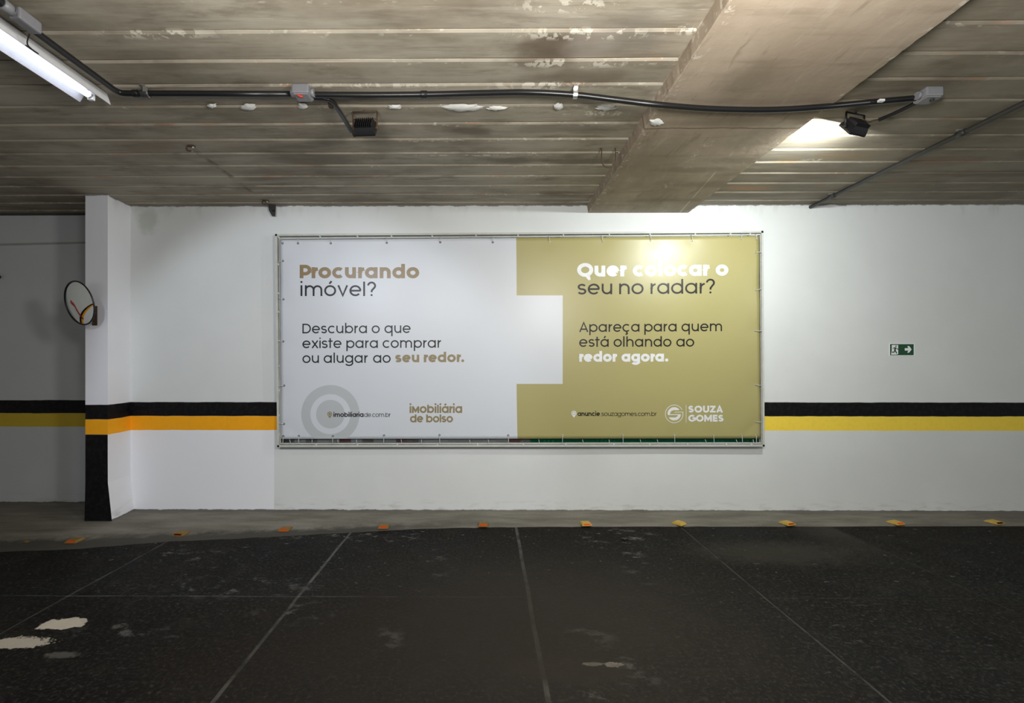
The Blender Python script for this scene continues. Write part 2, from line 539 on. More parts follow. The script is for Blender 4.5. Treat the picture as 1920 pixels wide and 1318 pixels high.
def old_banner_material():
    M = Mat('old_print', .4)
    M.pos()
    w = M.white(M.math('FLOOR', M.mul(M.x, 9)))
    col = M.mix(M.step(w, .60, .62), (.55, .58, .60), (.30, .30, .30))
    col = M.mix(M.step(w, .80, .82), col, (.30, .16, .17))
    col = M.mix(M.step(w, .9, .92), col, (.34, .50, .66))
    col = M.mix(M.step(M.x, .42, .44), col, (.01, .24, .13))
    M.color(col)
    return M.m


MAT['old'] = old_banner_material()

# ------------------------------------------------------------------ mesh helpers


def obj(name, bm, mats, parent=None, smooth=False):
    me = bpy.data.meshes.new(name)
    bm.normal_update()
    bm.to_mesh(me)
    bm.free()
    if not isinstance(mats, (list, tuple)):
        mats = [mats]
    for m in mats:
        me.materials.append(MAT[m] if isinstance(m, str) else m)
    if smooth:
        for p in me.polygons:
            p.use_smooth = True
    o = bpy.data.objects.new(name, me)
    COL.objects.link(o)
    if parent is not None:
        o.parent = parent
        o.matrix_parent_inverse = Matrix.Translation(-parent.location)
    return o


def tag(o, label=None, cat=None, group=None, kind=None):
    if label: o['label'] = label
    if cat: o['category'] = cat
    if group: o['group'] = group
    if kind: o['kind'] = kind
    return o


def thing(name, label, cat, loc, group=None):
    o = bpy.data.objects.new(name, None)
    COL.objects.link(o)
    o.empty_display_size = .05
    o.location = loc
    return tag(o, label, cat, group)


def structure(name, bm, mats, label=None, smooth=False):
    o = obj(name, bm, mats, None, smooth)
    o['kind'] = 'structure'
    return o


def box(bm, lo, hi, mi=0, M=None, bevel=0.0):
    x0, y0, z0 = lo
    x1, y1, z1 = hi
    vs = [bm.verts.new(p) for p in ((x0, y0, z0), (x1, y0, z0), (x1, y1, z0), (x0, y1, z0),
                                    (x0, y0, z1), (x1, y0, z1), (x1, y1, z1), (x0, y1, z1))]
    if M is not None:
        for v in vs:
            v.co = M @ v.co
    fs = []
    for q in ((3, 2, 1, 0), (4, 5, 6, 7), (0, 1, 5, 4), (1, 2, 6, 5), (2, 3, 7, 6), (3, 0, 4, 7)):
        f = bm.faces.new([vs[i] for i in q])
        f.material_index = mi
        fs.append(f)
    if bevel:
        es = list({e for f in fs for e in f.edges})
        r = bmesh.ops.bevel(bm, geom=es, offset=bevel, segments=2, affect='EDGES', profile=.5)
        for f in r['faces']:
            f.material_index = mi
    return vs


def frame_axes(d):
    d = d.normalized()
    a = Vector((0, 0, 1)) if abs(d.z) < .9 else Vector((1, 0, 0))
    u = d.cross(a).normalized()
    return u, d.cross(u).normalized()


def tube(bm, pts, r, n=12, cap=True, mi=0, closed=False):
    pts = [Vector(p) for p in pts]
    rs = r if isinstance(r, (list, tuple)) else [r] * len(pts)
    rings = []
    N = len(pts)
    pu = None
    for i, p in enumerate(pts):
        if closed:
            d = (pts[(i + 1) % N] - pts[i - 1])
        else:
            d = (pts[min(i + 1, N - 1)] - pts[max(i - 1, 0)])
        d.normalize()
        if pu is None:
            u, v = frame_axes(d)
        else:
            u = (pu - d * pu.dot(d)).normalized()
            v = d.cross(u)
        pu = u
        rings.append([bm.verts.new(p + (u * math.cos(2 * PI * k / n) + v * math.sin(2 * PI * k / n)) * rs[i]) for k in range(n)])
    M = N if closed else N - 1
    for i in range(M):
        a, b = rings[i], rings[(i + 1) % N]
        for k in range(n):
            f = bm.faces.new((a[k], a[(k + 1) % n], b[(k + 1) % n], b[k]))
            f.material_index = mi
            f.smooth = True
    if cap and not closed:
        for rg in (rings[0][::-1], rings[-1]):
            f = bm.faces.new(rg)
            f.material_index = mi


def smooth_path(pts, k=8):
    """Catmull-Rom through the points"""
    P = [Vector(p) for p in pts]
    out = []
    for i in range(len(P) - 1):
        a, b, c, d = P[max(i - 1, 0)], P[i], P[i + 1], P[min(i + 2, len(P) - 1)]
        for j in range(k):
            t = j / k
            out.append(.5 * ((2 * b) + (c - a) * t + (2 * a - 5 * b + 4 * c - d) * t * t + (3 * b - a - 3 * c + d) * t ** 3))
    out.append(P[-1])
    return out


def prism(bm, pts, ext, mi=0):
    """polygon pts (Vectors) extruded by vector ext"""
    a = [bm.verts.new(p) for p in pts]
    b = [bm.verts.new(Vector(p) + ext) for p in pts]
    n = len(a)
    bm.faces.new(a).material_index = mi
    bm.faces.new(b[::-1]).material_index = mi
    for i in range(n):
        bm.faces.new((a[i], b[i], b[(i + 1) % n], a[(i + 1) % n])).material_index = mi
    bmesh.ops.recalc_face_normals(bm, faces=bm.faces[:])


def grid(bm, o, u, v, nu, nv, fn=None, mi=0):
    """grid of quads from corner o along u and v; fn(p, s, t) may move a vertex"""
    V = []
    for j in range(nv + 1):
        for i in range(nu + 1):
            s, t = i / nu, j / nv
            p = o + u * s + v * t
            if fn:
                p = fn(p, s, t)
            V.append(bm.verts.new(p))
    for j in range(nv):
        for i in range(nu):
            a = j * (nu + 1) + i
            f = bm.faces.new((V[a], V[a + 1], V[a + nu + 2], V[a + nu + 1]))
            f.material_index = mi
    return V


from mathutils import noise as mnoise


def nz(x, y=0.0, z=0.0):
    return mnoise.noise(Vector((x, y, z)))


# ------------------------------------------------------------------ the setting
XL, XR, YB = -9.0, 9.5, -9.0
PX0, PX1 = onY(160, 700, -.3).x, onY(202, 700, -.3).x     # pillar front
PXB = -3.53                                                # its inner corner on the wall
BX0, BX1 = onY(1103, 398).x, onY(1292, 398).x             # beam edges
BEAM_Z = onY(1150, 399).z

# floor
bm = bmesh.new()
grid(bm, Vector((XL, YB, 0)), Vector((XR - XL, 0, 0)), Vector((0, .6 - YB, 0)), 30, 20)
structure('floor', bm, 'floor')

# concrete strip along the foot of the wall: edge bows out towards the left
edge_px = [(-400, 1045), (-120, 1040), (0, 1032), (150, 1026), (300, 1014), (450, 1007), (640, 997), (800, 989), (960, 986), (1200, 985), (1500, 985), (1920, 984), (2300, 984)]
edge = smooth_path([onZ(px, py, 0.012) for px, py in edge_px], 10)
bm = bmesh.new()
prev = None
for i, p in enumerate(edge):
    w = 0.012 * nz(p.x * 6) + .006 * nz(p.x * 23)
    soft = max(0.0, min(1.0, (-p.x - .3) / 1.5))
    hgt = .014 - .010 * soft
    e = Vector((p.x, p.y + w, 0))
    row = [bm.verts.new(Vector((p.x, .5, hgt + .004))), bm.verts.new(Vector((p.x, e.y * .5, hgt + .002))),
           bm.verts.new(Vector((p.x, e.y + .012 + .05 * soft, hgt))), bm.verts.new(Vector((p.x, e.y, .0005)))]
    if prev:
        for k in range(3):
            bm.faces.new((prev[k], prev[k + 1], row[k + 1], row[k]))
    prev = row
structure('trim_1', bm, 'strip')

# back wall, from the pillar to the right
bm = bmesh.new()


def wl(p, s, t):
    p.y += .006 * nz(p.x * .8, p.z * .8) if 0.001 < t < .999 else 0
    return p


grid(bm, Vector((PXB - .02, 0, -.02)), Vector((XR - PXB, 0, 0)), Vector((0, 0, HC + .1)), 60, 16, wl)
structure('wall_back', bm, 'wall', smooth=True)

# recessed wall left of the pillar, its top kept below the slab by a concrete lip, its shade painted dark
RY = .24
rz = onY(80, 404, RY).z
bm = bmesh.new()
grid(bm, Vector((XL, RY, -.02)), Vector((PX0 + .25 - XL, 0, 0)), Vector((0, 0, rz + .02)), 30, 12)
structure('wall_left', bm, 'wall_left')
bm = bmesh.new()
box(bm, (XL, RY - .02, rz), (PX0 + .25, RY + .4, HC + .1))
structure('beam_lip', bm, 'lip_shade')
# ledge line across the recessed wall
bm = bmesh.new()
a, b = onY(-60, 460, RY), onY(160, 455, RY)
d = (b - a).normalized()
prism(bm, [a + Vector((0, .01, .012)), a + Vector((0, -.006, .010)), a + Vector((0, -.006, -.010)), a + Vector((0, .01, -.012))], b - a + d * .2)
structure('trim_2', bm, plain('ledge_grey', (.34, .335, .31), .7))

# far walls to the left (seen in the convex mirror) and to the right
bm = bmesh.new()
grid(bm, Vector((-6.0, YB, -.02)), Vector((0, RY - YB, 0)), Vector((0, 0, HC + .06)), 6, 4)
structure('wall_side', bm, 'wall')

# pillar with flared foot
bm = bmesh.new()
zs = [-.01, .10, .22, .36, .6, LOWY, 1.5, 2.4, HC + .05]


def flare(z):
    return .048 * max(0, 1 - z / .37) ** 1.0


rows = []
for z in zs:
    fl = flare(z)
    rows.append([bm.verts.new(p) for p in ((PX0 - .004 * fl, .5, z), (PX0, -.3 - fl * .2, z), (PX1 + fl, -.3 - fl * .2, z), (PXB + fl * .8, .02, z), (PXB, .5, z))])
for r0, r1 in zip(rows, rows[1:]):
    for k in range(4):
        f = bm.faces.new((r0[k], r0[k + 1], r1[k + 1], r1[k]))
        f.material_index = 1 if k == 1 else 0
structure('pillar', bm, ['pillar', 'pillar_front'])

# ceiling: two board-marked slabs with stepped boards
bm = bmesh.new()


def slab(xa, xb, y0, mi, ya, yb, nx):
    prof = []
    k = math.floor((ya - y0) / BOARD)
    while y0 + k * BOARD < yb:
        yy = y0 + k * BOARD
        prof += [(yy - .0035, 0.0), (yy - .002, .010), (yy + .001, .010), (yy + .0025, -.001), (yy + .015, -.0060)]
        k += 1
    prof = [(y, z) for y, z in prof if ya <= y <= yb]
    prof = [(ya, 0)] + prof + [(yb, -.002)]
    prev = None
    for y, z in prof:
        row = [bm.verts.new((xa + (xb - xa) * i / nx, y + .003 * nz(i * .7, y * 3), HC + z + .002 * nz(i * .45, y * 2))) for i in range(nx + 1)]
        if prev:
            for i in range(nx):
                f = bm.faces.new((prev[i], row[i], row[i + 1], prev[i + 1]))
                f.material_index = mi
        prev = row


slab(XL, BX0 + .05, Y0L, 0, YB, .6, 40)
slab(BX1 - .05, XR, Y0R, 1, YB, .6, 40)
structure('ceiling', bm, ['ceil_l', 'ceil_r'])

# downstand beam across the slab, with ragged arrises
bm = bmesh.new()
n = 260
prev = None
for i in range(n + 1):
    y = YB + (.3 - YB) * i / n
    j1 = .006 * nz(y * 9, 1) + .005 * nz(y * 31, 2)
    j2 = .008 * nz(y * 7, 5) + .006 * nz(y * 27, 6)
    bulge = .03 * max(0, 1 - abs(y + 2.6) / 1.0)
    row = [bm.verts.new(p) for p in ((BX0 - .05, y, HC + .03), (BX0 - .012 + j1 * .4, y, HC - .004), (BX0 - .002 + j1, y, BEAM_Z + .006),
                                     (BX0 + .006 + j1, y, BEAM_Z + .002 * nz(y * 3)), (BX0 + .33, y, BEAM_Z + .003 * nz(y * 2, 3)), (BX0 + .66, y, BEAM_Z + .003 * nz(y * 2, 7)),
                                     (BX1 - .008 + j2, y, BEAM_Z), (BX1 + j2, y, BEAM_Z + .008), (BX1 + .004, y, HC + .03))]
    if prev:
        for k in range(len(row) - 1):
            bm.faces.new((prev[k], row[k], row[k + 1], prev[k + 1]))
    prev = row
structure('ceiling_beam', bm, 'beam')

# ------------------------------------------------------------------ billboard
BY = -.055             # plane of the printed sheet
SC = [(524.5, 449.5), (1423.5, 442.5), (1427, 822), (526, 823)]   # corners in the photo


def sheet_disp(px, py):
    """small folds of the hanging vinyl (metres towards the wall)"""
    d = 0.0
    # pull folds from the eyelets along the edges
    for ex, ey, k in FOLDS:
        r = math.hypot(px - ex, py - ey)
        d += k * math.exp(-(r / 14) ** 2)
    # diagonal creases in the lower corners
    for cx, cy, ang, ln, k in ((549, 806, math.radians(-40), 15, .006), (1407, 803, math.radians(45), 20, .006),
                               (840, 538, math.radians(-32), 34, .0016), (872, 560, math.radians(-45), 20, .0014)):
        ux, uy = math.cos(ang), -math.sin(ang)
        a = (px - cx) * ux + (py - cy) * uy
        b = -(px - cx) * uy + (py - cy) * ux
        d += k * math.exp(-(a / ln) ** 2 - (b / 3.0) ** 2)
    d += .0022 * nz(px * .006, py * .006, 3.0)
    el = max(0, 1 - abs(px - 525) / 14) + max(0, 1 - abs(px - 1425) / 16)
    d += .006 * el * nz(py * .02, 9.0) + .004 * el
    et = max(0, 1 - abs(py - 446) / 12)
    d += .004 * et * nz(px * .02, 4.0)
    return d


EYE_TOP = [(529.5, 456), (558.5, 456), (620, 456), (725, 455), (825.5, 454), (924, 454), (1030, 453), (1130, 453), (1221, 450.5), (1298, 450.5), (1390, 447.5), (1418, 448)]
EYE_BOT = [(531, 818), (560, 817.5), (624, 818), (720, 816.5), (824, 816), (953, 816.5), (1055, 817), (1168, 815.5), (1265, 816), (1338, 816), (1391.5, 816), (1418.5, 817)]
EYE_LEFT = [(530, 489), (531, 561), (530.5, 640), (532, 723), (532, 795)]
EYE_RIGHT = [(1417, 473), (1418, 544), (1417, 620), (1418.5, 721.5), (1418.5, 791)]
FOLDS = [(x, y, .003) for x, y in EYE_TOP[1:-1] + EYE_BOT[1:-1]] + [(x, y, .004) for x, y in EYE_LEFT + EYE_RIGHT]


def onsheet(px, py, lift=0.0):
    p = onY(px, py, BY - lift)
    p.y += sheet_disp(px, py)
    return p


fz = onY(970, 838).z
frame = thing('billboard_frame', 'long pale grey metal billboard frame fixed on the white wall', 'billboard frame', (onY(970, 838).x, -.03, fz))


def bar(name, pa, pb, half, y0, y1, mat, parent):
    """box bar between two points of the wall plane, half = half thickness in the plane"""
    bm = bmesh.new()
    d = (pb - pa)
    d.y = 0
    n = Vector((-d.z, 0, d.x)).normalized() * half
    a, b = Vector((pa.x, 0, pa.z)), Vector((pb.x, 0, pb.z))
    prism(bm, [Vector((q.x, y1, q.z)) for q in (a + n, b + n, b - n, a - n)], Vector((0, y0 - y1, 0)))
    return obj(name, bm, mat, parent)


FO = [onY(*p, y=-.06) for p in ((517.5, 440.5), (1429.5, 434.5), (1432, 835.5), (521.5, 836.5))]
for i in range(4):
    a, b = FO[i], FO[(i + 1) % 4]
    d = (b - a).normalized() * .0095
    bar('rail', a - d, b + d, .0095, .006, -.06, 'frame', frame)
inner = [(523.5, 447.2), (1425.5, 439.8), (1428.2, 830.6), (525.5, 831.8)]
FI = [onY(*p, y=-.045) for p in inner]
for i in range(4):
    bar('tie_rod', FI[i], FI[(i + 1) % 4], .0055 if i != 1 and i != 3 else .003, -.036, -.046, 'frame', frame)


def lerp(a, b, t): return a + (b - a) * t


spx = [.005, .085, .165, .245, .33, .42, .50, .60, .685, .77, .855, .93, .985]
for t in spx:                       # spacers between the outer rail and the rod, top and bottom
    for (oa, ob, ia, ib) in ((FO[0], FO[1], FI[0], FI[1]), (FO[3], FO[2], FI[3], FI[2])):
        tt = t + random.uniform(-.01, .01)
        bar('spacer', lerp(oa, ob, tt), lerp(ia, ib, tt), .006, -.034, -.05, 'frame', frame)
for t in (.13, .27, .36, .5, .62, .74, .86, .95):
    for (oa, ob, ia, ib) in ((FO[0], FO[3], FI[0], FI[3]), (FO[1], FO[2], FI[1], FI[2])):
        bar('spacer', lerp(oa, ob, t), lerp(ia, ib, t), .006, -.034, -.05, 'frame', frame)

# an older banner left behind the new one, its lower edge showing
bm = bmesh.new()
oc = [onY(x, y, -.02) for x, y in ((527, 460), (1421, 454), (1423, 829), (528, 829.5))]
nn = 40
rowa = []
for i in range(nn + 1):
    t = i / nn
    p, q = lerp(oc[3], oc[2], t), lerp(oc[0], oc[1], t)
    p = p + Vector((0, .006 * nz(i * .7), .006 * nz(i * .5, 3)))
    rowa.append((bm.verts.new(p), bm.verts.new(q)))
for (a, b), (c, d) in zip(rowa, rowa[1:]):
    bm.faces.new((a, c, d, b))
bmesh.ops.solidify(bm, geom=bm.faces[:], thickness=.001)
tag(obj('old_banner', bm, 'old', smooth=True), 'older printed banner whose green and white lower edge peeps out below the new banner', 'old banner')

# the new banner
banner = thing('advertising_banner', 'wide glossy vinyl banner, half white and half gold, laced into the wall frame', 'banner', onY(970, 822, BY))
xs = [524.5 + (1425 - 524.5) * i / 130 for i in range(131)]
xs = sorted([x for x in xs if min(abs(x - 968.6), abs(x - 1055)) > 3] + [968.6, 1055.0])
ys = [446 + (822.5 - 446) * i / 64 for i in range(65)]
ys = sorted([y for y in ys if min(abs(y - 553.8), abs(y - 719.8)) > 2.5] + [553.8, 719.8])


def sheet_px(px, py):
    s = (px - 524.5) / (1425 - 524.5)
    t = (py - 446) / (822.5 - 446)
    a = lerp(Vector(SC[0]), Vector(SC[1]), s)
    b = lerp(Vector(SC[3]), Vector(SC[2]), s)
    q = lerp(a, b, t)
    w = min(1, 4 * min(s, 1 - s, t, 1 - t)) if 0 < s < 1 and 0 < t < 1 else 0
    ww = min(1, 8 * min(t, 1 - t)) if 0 < t < 1 else 0
    return lerp(q.x, px, w), lerp(q.y, py, w)


bm = bmesh.new()
V = [[bm.verts.new(onsheet(*sheet_px(x, y))) for x in xs] for y in ys]
for j in range(len(ys) - 1):
    for i in range(len(xs) - 1):
        f = bm.faces.new((V[j + 1][i], V[j + 1][i + 1], V[j][i + 1], V[j][i]))
        cx, cy = (xs[i] + xs[i + 1]) / 2, (ys[j] + ys[j + 1]) / 2
        f.material_index = 1 if cx > 968.6 and not (cx < 1055 and 553.8 < cy < 719.8) else 0
sheet = obj('sheet', bm, ['vinyl_white', 'vinyl_gold'], banner, smooth=True)
sm = sheet.modifiers.new('thickness', 'SOLIDIFY')
sm.thickness = .0008
sm.offset = -1

# ---- lettering: a round monoline alphabet, x-height = 1


def arc(cx, cy, rx, ry, a0, a1, n=None):
    n = n or max(8, int(abs(a1 - a0) / 9))
    return [(cx + rx * math.cos(math.radians(a0 + (a1 - a0) * i / n)), cy + ry * math.sin(math.radians(a0 + (a1 - a0) * i / n))) for i in range(n + 1)]


def glyph(c, w, A=1.36, C=1.27, mx=False):
    h = w / 2
    D = -.42
    rx, ry = .53 - h, .51 - h
    bowl = lambda x=.53: arc(x, .5, rx, ry, 90, 450, 44)
    nw = .92

    def arch(x0, wd):
        r = (wd - w) / 2
        return [(x0 + h, .5)] + arc(x0 + h + r, 1 - h - min(r, .42), r, min(r, .42), 180, 0) + [(x0 + wd - h, 0)]
    S = []
    adv = 1.06
    dot = []
    if c == ' ': return .42, [], []
    if c == 'o' or c == 'ó': S = [bowl()]
    elif c == 'a' or c == 'á': S = [bowl(), [(1.06 - h, 0), (1.06 - h, 1)]]
    elif c == 'd': S = [bowl(), [(1.06 - h, 0), (1.06 - h, A)]]
    elif c == 'q': S = [bowl(), [(1.06 - h, D), (1.06 - h, 1)]]
    elif c == 'b': S = [bowl(), [(h, 0), (h, A)]]
    elif c == 'p': S = [bowl(), [(h, D), (h, 1)]]
    elif c == 'g': S = [bowl(), [(1.06 - h, 1), (1.06 - h, -.05)] + arc(.53, -.05, rx, .37 - h + .0, 0, -160)]
    elif c == 'e': S = [[(w * .6, .5), (1.06 - h * .6, .5)], arc(.53, .5, rx, ry, 0, 318)]
    elif c in 'cç':
        S = [arc(.53, .5, rx, ry, 48, 312)]
        adv = .94
        if c == 'ç': S.append([(.52, 0), (.58, -.14)] + arc(.5, -.22, .12, .10, 30, -140))
    elif c == 'u':
        r = (nw - w) / 2
        S = [[(h, 1)] + arc(h + r, h + min(r, .42), r, min(r, .42), 180, 360) + [(nw - h, .5)], [(nw - h, 0), (nw - h, 1)]]
        adv = nw
    elif c == 'n': S = [[(h, 0), (h, 1)], arch(0, nw)]; adv = nw
    elif c == 'h': S = [[(h, 0), (h, A)], arch(0, nw)]; adv = nw
    elif c == 'm': S = [[(h, 0), (h, 1)], arch(0, .86), arch(.86 - w, .86)]; adv = 1.72 - w
    elif c == 'r': S = [[(h, 0), (h, 1)], [(h, .5)] + arc(h + .42, .5, .42, .5 - h, 180, 98)]; adv = .52
    elif c == 's' or c == 'S':
        k = 1.0 if c == 's' else C
        wx = .78 if c == 's' else .92
        q = (k - w) / 4
        S = [arc(wx / 2, k / 2 + q, (wx - w) / 2 * .93, q, 25, 270) + arc(wx / 2, k / 2 - q, (wx - w) / 2, q, 90, -158)[1:]]
        adv = wx
    elif c == 'i': S = [[(h, 0), (h, 1)]]; adv = w; dot = [(h, 1.30, max(h * 1.15, .085))]
    elif c == 'ı': S = [[(h, 0), (h, 1)]]; adv = w
    elif c == 'l': S = [[(h, 0), (h, A)]]; adv = w
    elif c == 't': S = [[(.2, 0), (.2, 1.3)], [(.2 - .22 - h * .4, 1 - h), (.2 + .28 + h * .4, 1 - h)]]; adv = .5
    elif c == 'v': S = [[(h * .9, 1), (.47, h * .5), (.94 - h * .9, 1)]]; adv = .94
    elif c == 'x': S = [[(h, 0), (.9 - h, 1)], [(h, 1), (.9 - h, 0)]]; adv = .9
    elif c == 'z': S = [[(0, 1 - h), (.8, 1 - h)], [(.8 - h * 1.3, 1 - h), (h * 1.3, h)], [(0, h), (.8, h)]]; adv = .8
    elif c == '.': dot = [(h * 1.1, h * 1.1, h * 1.2)]; adv = w * 1.2
    elif c == '?':
        S = [arc(.36, A - h - .30, .36 - h * .6, .30, 175, -50) + [(.38, .52), (.36, .36)]]
        dot = [(.36, h * 1.1, max(h * 1.15, .085))]
        adv = .78
    elif c == 'P':
        r = C * .27
        S = [[(h, 0), (h, C)], [(h, C - h)] + arc(.46, C - h - r, r + .04, r, 90, -90) + [(h, C - h - 2 * r)]]
        adv = .9
    elif c == 'D': S = [[(h, 0), (h, C)], [(h, C - h)] + arc(.5, C / 2, .62 - h, C / 2 - h, 90, -90) + [(h, h)]]; adv = 1.14
    elif c == 'A': S = [[(h * .9, 0), (.58, C - h * .6), (1.16 - h * .9, 0)], [(.24, .36), (.92, .36)]]; adv = 1.16
    elif c == 'Q': S = [arc(.68, C / 2, .68 - h, C / 2 + .01 - h, 90, 450, 50), [(.72, .30), (1.02, -.14), (1.12, -.12)]]; adv = 1.36
    elif c == 'O': S = [arc(.66, C / 2, .66 - h, C / 2 + .01 - h, 90, 450, 50)]; adv = 1.32
    elif c == 'G': S = [arc(.66, C / 2, .66 - h, C / 2 + .01 - h, 45, 325), [(.72, C / 2), (1.2, C / 2), (1.2, .2)]]; adv = 1.26
    elif c == 'U': S = [[(h, C)] + arc(.54, .5, .54 - h, .51 - h, 180, 360) + [(1.08 - h, C)]]; adv = 1.08
    elif c == 'Z': S = [[(.02, C - h), (.98, C - h)], [(.98 - h * 1.2, C - h), (.02 + h * 1.2, h)], [(0, h), (1.0, h)]]; adv = 1.0
    elif c == 'E': S = [[(h, 0), (h, C)], [(h, C - h), (.84, C - h)], [(h, C / 2), (.78, C / 2)], [(h, h), (.84, h)]]; adv = .86
    elif c == 'M':
        if mx: S = [[(h, 0), (h, 1), ], [(h, 1 - h * .7), (.55, .25), (1.1 - h, 1 - h * .7)], [(1.1 - h, 1), (1.1 - h, 0)]]; adv = 1.1
        else: S = [[(h, 0), (h, C)], [(h, C - h * .8), (.68, .35), (1.36 - h, C - h * .8)], [(1.36 - h, C), (1.36 - h, 0)]]; adv = 1.36
    else:
        raise ValueError(c)
    if c in 'óá': S.append([(.46, 1.14), (.66, 1.38)])
    return adv, S, dot


LAY = [0]


def stroke_faces(bm, pts, w, place):
    """flat ribbon of width w along pts, mapped by place(u, v, layer)"""
    LAY[0] = (LAY[0] + 1) % 6
    P = [Vector((p[0], p[1])) for p in pts]
    closed = (P[0] - P[-1]).length < 1e-6
    if closed: P = P[:-1]
    N = len(P)
    L, R = [], []
    for i in range(N):
        if closed:
            a, b = P[i] - P[i - 1], P[(i + 1) % N] - P[i]
        else:
            a = P[i] - P[i - 1] if i else P[1] - P[0]
            b = P[i + 1] - P[i] if i < N - 1 else P[-1] - P[-2]
        a.normalize()
        b.normalize()
        na, nb = Vector((-a.y, a.x)), Vector((-b.y, b.x))
        m = na + nb
        if m.length < 1e-4: m = na.copy()
        m.normalize()
        k = min(1 / max(m.dot(na), .35), 1.9)
        L.append(bm.verts.new(place(*(P[i] + m * w / 2 * k), LAY[0])))
        R.append(bm.verts.new(place(*(P[i] - m * w / 2 * k), LAY[0])))
    for i in range(N if closed else N - 1):
        j = (i + 1) % N
        bm.faces.new((R[i], R[j], L[j], L[i]))


def disc_faces(bm, cx, cy, r, place, n=16):
    LAY[0] = (LAY[0] + 1) % 6
    bm.faces.new([bm.verts.new(place(cx + r * math.cos(2 * PI * k / n), cy + r * math.sin(2 * PI * k / n), LAY[0])) for k in range(n)])


PRINT = .0012


def placer(x0, y0, x1, y1, W, xh, lift=PRINT):
    def f(u, v, lay):
        t = u / W
        return onsheet(lerp(x0, x1, t), lerp(y0, y1, t) - v * xh, lift + lay * .00008)
    return f


def text(name, s, x0, x1, y0, xh, w, mat, y1=None, track=.16, A=1.36, C=1.27, mx=False, parent=None, place=None):
    items = []
    u = 0.0
    for i, c in enumerate(s):
        adv, S, dots = glyph(c, w, A, C, mx)
        items.append((c, u, S, dots))
        nx = s[i + 1] if i < len(s) - 1 else ' '
        k = 1.12 - (.28 if c in 'ocebpóDOQU' else 0) - (.28 if nx in 'ocedqgaóáçOGQS' else 0)
        if c in 'rvxtszZAP' or nx in 'vxtszAZ': k = min(k, .62)
        if c == 'r': k = .30
        u += adv + (track * k if c != ' ' and nx != ' ' else track * .5)
    W = u - track * .5
    pf = place or placer(x0, y0, x1, y0 if y1 is None else y1, W, xh)
    bm = bmesh.new()
    out = []
    for c, u0, S, dots in items + [(' ', 0, [], [])]:
        if c == ' ':                      # every word is a part of its own
            out.append(obj(name, bm, mat, parent or banner))
            bm = bmesh.new()
            continue
        for st in S:
            stroke_faces(bm, [(p[0] + u0, p[1]) for p in st], w, pf)
        for dx, dy, r in dots:
            disc_faces(bm, dx + u0, dy, r, pf)
    bm.free()
    return out


def lab(o, label):
    for q in (o if isinstance(o, list) else [o]):
        q['label'] = label
    return o


lab(text('headline_word', 'Procurando', 562, 786, 521.6, 20.6, .31, 'print_brown', C=1.22, A=1.3), 'bold brown lettering')
lab(text('headline_word', 'imóvel?', 563.5, 705.5, 555, 20.2, .165, 'print_black', A=1.34, track=.2), 'thin black lettering')
lab(text('text_word', 'Descubra o que', 567, 770, 625, 14.2, .17, 'print_black', 624.2, track=.21), 'thin black lettering')
lab(text('text_word', 'existe para comprar', 567, 828, 652.7, 14.2, .17, 'print_black', 651.8, track=.21), 'thin black lettering')
lab(text('text_word', 'ou alugar ao', 567, 732.5, 680.5, 14.2, .17, 'print_black', 680, track=.21), 'thin black lettering')
lab(text('text_word', 'seu redor.', 741, 870.5, 679.4, 14.2, .30, 'print_tan', 678.6), 'bold tan lettering')

# concentric ring emblem, cut by the bottom edge of the sheet
bm = bmesh.new()


def ring(bm, cx, cy, r0, r1, lift, n=72, ymax=None, mi=0):
    vs = []
    for k in range(n):
        a = 2 * PI * k / n
        q = []
        for r in (r0, r1):
            x, y = cx + r * math.cos(a), cy + r * math.sin(a)
            if ymax is not None: y = min(y, ymax)
            q.append(bm.verts.new(onsheet(x, y, lift)))
        vs.append(q)
    for k in range(n):
        (a, b), (c, d) = vs[k], vs[(k + 1) % n]
        bm.faces.new((a, c, d, b)).material_index = mi


ring(bm, 619.5, 776.5, 37.6, 54.6, .0006, ymax=822)
ring(bm, 619.5, 776.5, .01, 26.8, .0006, mi=0)
lab(obj('ring_emblem', bm, ['print_grey'], banner), 'large pale grey target of rings behind the web address')


def pin(cx, cy, r, mat, holemat, label):
    bm = bmesh.new()
    pts = [(cx + r * math.cos(a), cy - r * math.sin(a)) for a in [math.radians(-35 + 250 * i / 24) for i in range(25)]] + [(cx, cy + r * 1.75)]
    bm.faces.new([bm.verts.new(onsheet(x, y, PRINT + .0004)) for x, y in pts])
    for f in bm.faces: f.material_index = 0
    ring(bm, cx, cy, r * .50, r * .68, PRINT + .0010, 24, mi=1)
    return lab(obj('pin_icon', bm, [mat, holemat], banner), label)


pin(618.3, 776.3, 4.6, 'print_tan', 'print_grey', 'small tan map pin')
text('web_address', 'imobiliaria', 625.2, 681.6, 781.6, 6.6, .27, 'print_black', track=.10, A=1.3)
text('web_address', 'de.com.br', 682.6, 732.8, 781.6, 6.3, .15, 'print_black', track=.12, A=1.3)
lab(text('logo_word', 'iMobiliária', 768, 866.5, 774.2, 12.6, .26, 'print_tan', track=.10, A=1.22, mx=True), 'tan wordmark lettering')
lab(text('logo_word', 'de bolso', 768.8, 849.3, 791.8, 11.8, .26, 'print_tan', track=.08, A=1.25), 'tan wordmark lettering')

